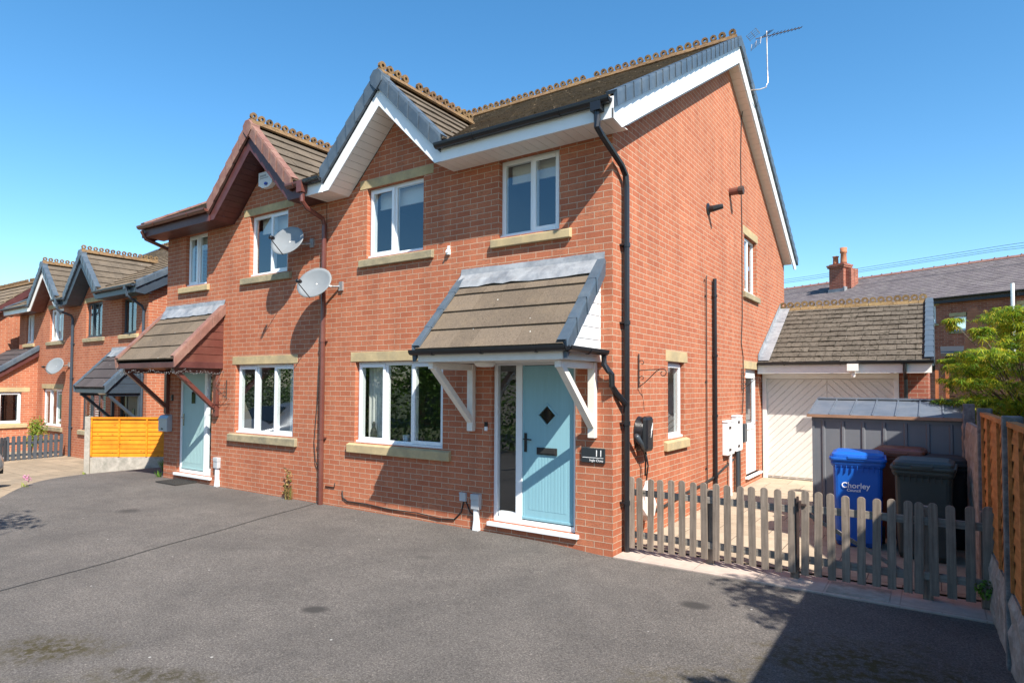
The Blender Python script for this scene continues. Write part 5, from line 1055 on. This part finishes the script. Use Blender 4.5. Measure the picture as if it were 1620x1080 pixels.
def limb(mb, p, q, r0, r1, rnd, n=5, wob=0.06):
    p = Vector(p); q = Vector(q); pts = [p.lerp(q, i/n)+Vector((rnd.uniform(-wob, wob), rnd.uniform(-wob, wob), rnd.uniform(-wob, wob)))*(0 if i in (0, n) else 1) for i in range(n+1)]
    mb.tube([tuple(x) for x in pts], [r0+(r1-r0)*i/n for i in range(n+1)], 7); return pts
# maple
rm = random.Random(21); mp_ = thing('maple_tree', 'yellow-green maple leaning over the right-hand fence', 'tree', (4.35, 4.4, 0))
mbT = MB(); mbL = MB(); limb(mbT, (0, 0, -0.1), (-0.05, 0.0, 1.2), 0.08, 0.06, rm)
pads = []
for k in range(120):
    # centres in world space, spread over the crown; keep the left tips over the shed
    z = rm.choice([1.35, 1.55, 1.75, 1.95, 2.15, 2.35, 2.55, 2.75, 2.95])+rm.uniform(-0.04, 0.04); y = rm.uniform(3.1, 6.0); zf = (z-1.35)/1.6
    x = rm.uniform(3.42 if zf < 0.75 else 3.75, 5.3); pads.append((x, y, z, rm.uniform(0.24, 0.42)))
pads += [(3.14, 4.0, 1.52, 0.28), (3.25, 3.6, 1.42, 0.3), (3.2, 4.4, 2.02, 0.24), (3.12, 4.6, 2.3, 0.13), (3.3, 4.0, 2.2, 0.26), (3.1, 3.9, 1.72, 0.2), (3.42, 3.6, 1.75, 0.28), (3.2, 4.6, 2.88, 0.13), (3.5, 4.2, 2.7, 0.16), (3.6, 3.8, 2.3, 0.3), (3.4, 3.7, 2.0, 0.26), (3.5, 3.5, 1.5, 0.3), (3.75, 3.4, 1.7, 0.3)]
for (x, y, z, r_) in pads:
    c = Vector((x-4.35, y-4.4, z)); limb(mbT, (rm.uniform(-0.1, 0.0), rm.uniform(-0.05, 0.05), rm.uniform(0.8, 1.25)), tuple(c+Vector((0, 0, -0.05))), 0.018, 0.005, rm, 4, 0.05)
    leafy(mbL, tuple(c), (r_, r_, r_*0.2), 110, 0.088, rm, 1.0, 0.55, 'star', 1.6)
    leafy(mbL, tuple(c+Vector((0, 0, -0.1))), (r_*0.8, r_*0.8, r_*0.4), 45, 0.08, rm, 1.0, 0.6, 'star', 1.0)
mbT.build('trunk', 'bark', mp_, smooth=True); mbL.build('crown', 'maple', mp_, recalc=False)
def bush(name, label, cat, c, rad, n, size, mat, seed, stems=8, shape='quad', trunk='bark', group=None):
    r_ = random.Random(seed); t_ = thing(name, label, cat, (c[0], c[1], c[2]-rad[2]), 0, group); mb = MB()
    for i in range(stems): limb(mb, (r_.uniform(-.1, .1)*rad[0], r_.uniform(-.1, .1)*rad[1], 0), (r_.uniform(-.6, .6)*rad[0], r_.uniform(-.6, .6)*rad[1], rad[2]*r_.uniform(0.9, 1.6)), 0.02*rad[2]+0.004, 0.004, r_, 4, 0.03*rad[2])
    mb.build('stems', trunk, t_); mb = MB(); k = max(6, n//120)
    for i in range(k):
        d = Vector((r_.uniform(-1, 1), r_.uniform(-1, 1), r_.uniform(-0.9, 1))); d = d/max(1, d.length); leafy(mb, (d.x*rad[0]*0.62, d.y*rad[1]*0.62, rad[2]+d.z*rad[2]*0.62), tuple(x*r_.uniform(0.3, 0.48) for x in rad), n//k, size, r_, shape=shape)
    mb.build('leaves', mat, t_, recalc=False); return t_
bush('garden_shrub', 'yellow-green shrub behind the dark grey picket fence', 'shrub', (-19.7, 1.2, 0.35), (0.5, 0.45, 0.62), 1500, 0.06, 'leaf_y', 3)
bush('climbing_ivy', 'ivy growing between the orange posts behind the garage', 'ivy', (3.08, 9.6, 1.3), (0.16, 0.4, 1.0), 700, 0.07, 'leaf_y', 9)
bush('garden_shrub', 'shrub in the next garden behind the maple', 'shrub', (4.6, 7.5, 1.2), (0.9, 1.4, 1.2), 2600, 0.08, 'leaf', 31)
# weeds
def weed(loc, label, n, hgt, mat, seed, spread=0.08, up=0.3):
    r_ = random.Random(seed); t_ = thing('weed', label, 'weed', loc); mb = MB()
    for i in range(n):
        a = r_.uniform(0, 6.28); h = hgt*r_.uniform(0.4, 1); o = Vector((math.cos(a)*spread*r_.random(), -abs(math.sin(a))*spread*r_.random(), 0)); tip = o+Vector((math.cos(a)*h*up, math.sin(a)*h*up*0.5-0.02, h)); sd_ = Vector((-math.sin(a), math.cos(a), 0))*0.006
        mid = o.lerp(tip, 0.6)+Vector((0, 0, h*0.1)); mb.add([tuple(o-sd_), tuple(o+sd_), tuple(mid+sd_), tuple(tip), tuple(mid-sd_)], [(0, 1, 2, 3, 4)])
    mb.build('blades', mat, t_, recalc=False); return t_
w1 = weed((-5.62, -0.05, 0.05), 'dry brown weed climbing the brick beside the brown downpipe', 30, 0.3, 'dry', 4)
mb = MB(); rw = random.Random(6)
for k in range(9): leafy(mb, (rw.uniform(-.07, .05), -0.03, 0.04+0.055*k), (0.075-0.003*k, 0.04, 0.045), 14, 0.05, rw)
mb.build('leaves', 'dry', w1, recalc=False)
weed((-10.5, 0.55, 0.0), 'green grass tuft at the foot of the orange-yellow fence', 60, 0.32, 'leaf_y', 5, 0.12, 0.6)
weed((-9.72, -0.02, 0.03), 'small green weed at the corner of the brown-trimmed house', 24, 0.16, 'leaf', 6, 0.05, 0.6)
weed((-12.75, -0.12, -0.17), 'small yellow-green tuft at the concrete post', 16, 0.1, 'leaf_y', 8, 0.06, 0.6)
f3 = weed((3.30, 0.12, 0.15), 'green fern-like weed at the end of the picket fence', 10, 0.12, 'leaf', 7, 0.05, 0.8)
mb = MB(); leafy(mb, (0, 0, 0.08), (0.08, 0.06, 0.08), 130, 0.035, rw); mb.build('leaves', 'leaf', f3, recalc=False)
p1_ = weed((-10.62, -1.95, -0.02), 'pink flowering plant at the edge of the flagged paving', 16, 0.14, 'leaf_y', 14, 0.1, 0.6)
for q_ in ((-0.06, 0, 0.2), (0.05, -0.02, 0.23), (0.01, 0.03, 0.17)): mb = MB(); leafy(mb, q_, (0.05, 0.05, 0.045), 26, 0.035, rw); mb.build('flower', 'pink', p1_, recalc=False)
# door mats
for (x, y, a, lab) in ((-8.75, -0.22, 0.0, 'black rubber doormat in front of the pale door'),):
    mb = MB()
    for i in range(9):
        for j in range(5): mb.ring((-0.3+i*0.075, -0.15+j*0.075, 0.012), (0, 0, 1), 0.036, 0.024, 0.014, 8)
    mb.box(-0.35, 0.35, -0.2, -0.185, 0.004, 0.02); mb.box(-0.35, 0.35, 0.185, 0.2, 0.004, 0.02); mb.box(-0.35, -0.335, -0.185, 0.185, 0.004, 0.02); mb.box(0.335, 0.35, -0.185, 0.185, 0.004, 0.02)
    o = mb.build('doormat', 'mat_rubber'); o.location = (x, y, gz(x, y)+0.004); tag(o, lab, 'doormat')

# off-camera planting that shades the drive and shows in the glass
def tree(label, c, rad, hc, n, size, seed, mat='leaf', group=None):
    r_ = random.Random(seed); t_ = thing('tree', label, 'tree', (c[0], c[1], gz(c[0], c[1])-0.05), 0, group); mb = MB()
    limb(mb, (0, 0, 0), (0.1, 0.05, hc*0.75), 0.05*rad+0.05, 0.05*rad, r_, 5, 0.06); L = MB()
    for i in range(int(14+rad*8)):
        d = Vector((r_.gauss(0, 1), r_.gauss(0, 1), r_.gauss(0, 0.8))).normalized()*r_.uniform(0.45, 0.95)*rad; p = Vector((0.1, 0.05, hc))+d
        limb(mb, (0.08, 0.04, hc*r_.uniform(0.5, 0.8)), tuple(p), 0.03*rad, 0.008, r_, 4, 0.05*rad); leafy(L, tuple(p), (rad*0.33, rad*0.33, rad*0.22), n, size, r_)
    mb.build('trunk', 'bark', t_, smooth=True); L.build('crown', mat, t_, recalc=False); return t_
tree('slender garden tree just beyond the outbuilding wall', (5.75, -2.55), 0.9, 4.75, 90, 0.09, 71)
tree('small garden tree beyond the right-hand fence, nearest the camera', (5.0, -4.45), 0.5, 3.75, 60, 0.08, 72)
tree('tall broad garden tree out of frame to the left of the drive', (-4.25, -5.6), 0.8, 4.1, 26, 0.10, 77)
tg = 'garden trees across the close'
for i, (x, y, r_, h, lab) in enumerate(((-12.5, -12.5, 2.6, 4.0, 'wide dark tree across the close, nearest the drive'), (-18.5, -13.5, 2.9, 4.3, 'largest dark tree across the close'), (-25, -12.5, 2.6, 4.0, 'dark tree across the close at its far end'), (-7.0, -14.0, 2.4, 3.8, 'dark tree behind the camera beside the hedge'))): tree(lab, (x, y), r_, h, 190, 0.2, 90+i, group=tg)
r_ = random.Random(55); hd = thing('hedge', 'long clipped green hedge across the close', 'hedge', (-15, -8.2, -0.4)); mb = MB()
for i in range(60): leafy(mb, (-9+18*i/59, r_.uniform(-.2, .2), 1.7), (0.5, 0.6, 1.95), 260, 0.13, r_)
mb.build('leaves', 'leaf', hd, recalc=False)
def copy_tree(o, parent=None):
    c = o.copy(); COL.objects.link(c); c.parent = parent
    for k_ in ('label', 'category'):
        if parent is not None and k_ in c: del c[k_]
    for ch_ in list(o.children): copy_tree(ch_, c)
    return c
for x, y, lab in ((-22, -21, 'facing house across the close, left-hand one behind the trees'), (-9, -23, 'facing house across the close, right-hand one behind the trees')):
    c_ = copy_tree(hC); c_.location = (x, y, -0.4); c_.rotation_euler = (0, 0, R(180)); c_['label'] = lab
# neighbouring outbuilding whose shadow lies over the gate and bins
nb = thing('outbuilding', 'brick outbuilding just beyond the right-hand fence', 'building', (4.3, 0, 0))
prof = [(-5.6, -0.05), (-5.6, 2.75), (-0.15, 2.8), (1.35, 4.0), (2.75, 2.88), (2.75, 2.8), (2.75, -0.05)]
mb = MB(); mb.ext([(0, y, z) for y, z in prof], (3.0, 0, 0)); mb.build('wall', 'brick', nb)
mb = MB(); mb.ext([(-0.03, y, z+0.002) for y, z in prof[1:6]]+[(-0.03, y, z+0.08) for y, z in reversed(prof[1:6])], (3.1, 0, 0)); mb.build('roof', 'slate', nb)

# ---------------------------------------------------------------- terrace behind
TO = Vector((4.177, 23.32, 0)); ang = math.atan2(0.41628, -0.90924)
te = thing('terraced_house_row', 'long brick terrace with a slate roof rising behind the garage', 'building', tuple(TO), ang)
# local +x runs left and away from the camera; local -y is the back (local +y faces the camera)
L0_, L1_ = -9.0, 20.0; ez = 5.42; rz_ = 7.18; hd_ = 3.5
wins = [(1.30, 2.05, 4.45, 5.16, 2), (0.22, 0.72, 4.10, 4.66, 1), (-2.6, -1.46, 3.95, 4.9, 2), (-5.2, -4.3, 3.95, 4.9, 2), (5.5, 6.3, 4.3, 5.1, 2), (9.5, 10.4, 4.2, 5.1, 2)]
TT = lambda a, d, z: (a, -d, z)
mb = MB(); wall_grid(mb, L0_, L1_, -0.3, ez, [w_[:4] for w_ in wins], TT, 0.09)
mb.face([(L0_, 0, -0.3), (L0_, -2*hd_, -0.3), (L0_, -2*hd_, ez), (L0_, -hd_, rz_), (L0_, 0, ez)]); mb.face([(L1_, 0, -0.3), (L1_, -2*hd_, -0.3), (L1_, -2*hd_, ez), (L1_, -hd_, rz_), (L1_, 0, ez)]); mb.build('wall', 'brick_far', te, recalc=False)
for w_ in wins: window(te, TT, *w_[:4], [(1, 1)] if w_[4] == 1 else [(0.5, 1), (0.5, 0)], 'upvc', (w_[0]-0.12, w_[1]+0.12, 0.14), (w_[0]-0.1, w_[1]+0.1, 0.1), 'stone', 'stone_old')
mb = MB(); sl3 = Vector((0, -hd_-0.2, rz_-ez+0.11)); rs = random.Random(33); tile_rows(mb, (L0_-0.1, 0.2, ez-0.05), (1, 0, 0), tuple(sl3), L1_-L0_+0.2, sl3.length, 0.2, 0.36, t=0.012, jit=0.004, rnd=rs)
tile_rows(mb, (L0_-0.1, -2*hd_-0.2, ez-0.05), (1, 0, 0), (0, -sl3.y, sl3.z), L1_-L0_+0.2, sl3.length, 0.4, 0.72, t=0.012, rnd=rs)
mb.ext([(L0_-0.1, 0.2, ez-0.07), (L0_-0.1, -hd_, rz_+0.04), (L0_-0.1, -2*hd_-0.2, ez-0.07), (L0_-0.1, -2*hd_-0.2, ez-0.12), (L0_-0.1, -hd_, rz_-0.02), (L0_-0.1, 0.2, ez-0.12)], (L1_-L0_+0.2, 0, 0))
tr = mb.build('roof', tile_mat('terrace_slate', (0.135, 0.118, 0.125), (0.21, 0.19, 0.18), (0.085, 0.06, 0.07), 0.8, 0.7, 0.3), te)
mb = MB(); x = L0_
while x < L1_: mb.ext([(x, -hd_+0.13, rz_+0.03), (x, -hd_, rz_+0.14), (x, -hd_-0.13, rz_+0.03)], (0.44, 0, 0)); mb.lathe([(0.03, 0), (0.03, 0.05)], (x+0.44, -hd_, rz_+0.12), n=6); x += 0.46
mb.build('ridge_tiles', 'brown_cap', tr)
mb = MB(); gutter(mb, (L0_, 0.26, ez-0.02), (L1_, 0.26, ez-0.02), 0.06, 2); mb.box(L0_, L1_, 0.17, 0.2, ez-0.22, ez-0.07); mb.build('gutter', 'black', te)
mb = MB(); cx2, cy2 = 6.62, -2.35; zb = ez+2.35/3.7*2.1-0.1
mb.box(cx2-0.36, cx2+0.36, cy2-0.3, cy2+0.3, zb-0.3, zb+1.25); mb.box(cx2-0.42, cx2+0.42, cy2-0.36, cy2+0.36, zb+1.05, zb+1.13); mb.box(cx2-0.45, cx2+0.45, cy2-0.39, cy2+0.39, zb+1.13, zb+1.2)
mb.box(cx2-0.62, cx2-0.36, cy2-0.5, cy2+0.1, zb, zb+0.98)
ch = mb.build('chimney', 'brick_far', tr)
mb = MB(); mb.lathe([(0.14, 0), (0.13, 0.1), (0.12, 0.36), (0.15, 0.38), (0.15, 0.42), (0.1, 0.42)], (cx2+0.2, cy2, zb+1.25), n=12); mb.build('chimney_pot', 'terracotta', ch, smooth=True)
mb = MB(); mb.lathe([(0.16, 0), (0.15, 0.1), (0.13, 0.5), (0.16, 0.53), (0.17, 0.6), (0.15, 0.62), (0.17, 0.78), (0.12, 0.78)], (cx2-0.2, cy2, zb+1.25), n=12); mb.build('chimney_pot', 'terracotta', ch, smooth=True)
mb = MB(); mb.box(cx2-0.4, cx2+0.4, cy2+0.3, cy2+0.33, zb-0.3, zb+0.02); mb.box(cx2-0.42, cx2-0.36, cy2-0.3, cy2+0.33, zb-0.25, zb+0.1); mb.build('lead_flashing', 'lead', ch)
mb = MB(); mb.tube([(-1.36, 0.35, 3.0), (-1.36, 0.35, 5.65)], 0.06, 10); mb.build('soil_pipe', 'upvc', te)
mb = MB()
for (za, zb2) in ((7.58, 7.50), (7.48, 7.2), (7.40, 7.02)): mb.tube([(16, -hd_+1, za+0.12), (8, -hd_+1, za), (0, -hd_+1, za+0.02), (-8, -hd_+1, zb2)], 0.008, 4)
o = mb.build('overhead_wires', 'black_matt'); o.location = TO; o.rotation_euler = (0, 0, ang); tag(o, 'three thin overhead wires above the terrace roof', 'wires')
# dark timber shed and posts behind the maple
ts = thing('timber_shed', 'dark brown boarded shed behind the maple', 'shed', (3.15, 11.0, 0)); mb = MB()
for k in range(14): z = 0.05+0.185*k; mb.ext([(0, -0.02, z), (0, 0.0, z), (0, 0.0, z+0.19), (0, -0.006, z+0.175)], (1.1, 0, 0))
mb.box(0, 1.1, 0, 1.5, 0, 2.6); mb.build('wall', 'timber_dark', ts); mb = MB(); mb.ext([(-0.08, -0.12, 2.6), (-0.08, 1.6, 2.85), (-0.08, 1.6, 2.92), (-0.08, -0.12, 2.67)], (1.3, 0, 0)); mb.build('roof', 'black_matt', ts)
mb = MB(); mb.box(0.4, 1.1, -0.06, -0.021, 2.1, 3.6); mb.ext([(0.33, -0.08, 2.6), (0.6, -0.08, 2.6), (0.6, -0.08, 3.7), (0.42, -0.08, 3.6)], (0, 0.03, 0)); mb.build('screen', 'timber_dark', ts)
for i, (x, lab) in enumerate(((2.99, 'orange-brown post nearest the garage, behind the metal shed'), (3.16, 'orange-brown post beside the dark timber shed'))):
    mb = MB(); mb.box(-0.03, 0.03, -0.03, 0.03, 0, 2.25); o = mb.build('trellis_post', 'orange_post'); o.location = (x, 9.0, 0); tag(o, lab, 'post', 'orange-brown trellis posts')
mb = MB(); mb.box(3.3, 6, 9.5, 9.56, 0, 1.9); o = mb.build('garden_fence', 'timber_dark'); tag(o, 'dark garden fence behind the maple', 'fence')

# ---------------------------------------------------------------- parked car at the left edge
car = thing('parked_car', 'silver parked car cut off by the left edge of the picture', 'car', (-11.58, -4.22, gz(-11.6, -3.3)), R(88))
secs = [(-2.1, 0.70, 0.35, 0.75, 0.80), (-1.9, 0.84, 0.22, 0.85, 1.2), (-1.2, 0.88, 0.2, 0.92, 1.42), (-0.3, 0.88, 0.2, 0.93, 1.46), (0.5, 0.88, 0.2, 0.93, 1.38), (1.05, 0.87, 0.2, 0.90, 1.0), (1.7, 0.82, 0.22, 0.80, 0.86), (1.98, 0.72, 0.27, 0.68, 0.72), (2.08, 0.58, 0.32, 0.55, 0.58)]
vs = []
for x, hw, zb, zs_, zt_ in secs: vs += [(x, -hw*0.92, zb), (x, -hw, zb+0.2), (x, -hw, zs_-0.08), (x, -hw*0.94, zs_), (x, -hw*0.68, zt_), (x, 0, zt_+0.03), (x, hw*0.68, zt_), (x, hw*0.94, zs_), (x, hw, zs_-0.08), (x, hw, zb+0.2), (x, hw*0.92, zb)]
nn = 11; mb = MB(); mb.add(vs, [tuple(range(nn)), tuple((len(secs)-1)*nn+k for k in range(nn))]+[(i*nn+k, i*nn+(k+1) % nn, (i+1)*nn+(k+1) % nn, (i+1)*nn+k) for i in range(len(secs)-1) for k in range(nn)])
o = mb.build('body', 'car', car, smooth=True); sb = o.modifiers.new('sub', 'SUBSURF'); sb.levels = 2; sb.render_levels = 2
for sx_, sy_ in ((1.3, 1), (1.3, -1), (-1.3, 1), (-1.3, -1)):
    mb = MB(); mb.lathe([(0.2, -0.09), (0.31, -0.1), (0.32, 0), (0.31, 0.1), (0.2, 0.09)], (sx_, sy_*0.80, 0.32), (0, 1, 0), 24); wl = mb.build('wheel', 'black_matt', car, smooth=True); mb = MB(); mb.lathe([(0.2, -0.02), (0.18, 0.02)], (sx_, sy_*0.88, 0.32), (0, sy_, 0), 16); mb.build('rim', 'chrome', wl)
for sy_ in (-1, 1): mb = MB(); mb.ext([(1.80, sy_*0.62, 0.62), (2.02, sy_*0.50, 0.60), (2.02, sy_*0.50, 0.50), (1.84, sy_*0.72, 0.50)], (0.03, sy_*0.05, 0)); mb.build('headlight', 'lamp_glass', car, bevel=0.01)
mb = MB(); mb.box(1.96, 2.06, -0.5, 0.5, 0.30, 0.44); mb.build('grille', 'black_matt', car, bevel=0.01); mb = MB(); mb.ext([(0.55, -0.60, 1.33), (0.55, 0.60, 1.33), (1.12, 0.72, 0.99), (1.12, -0.72, 0.99)], (0.02, 0, 0.03)); mb.build('windscreen', 'glass_dark', car)
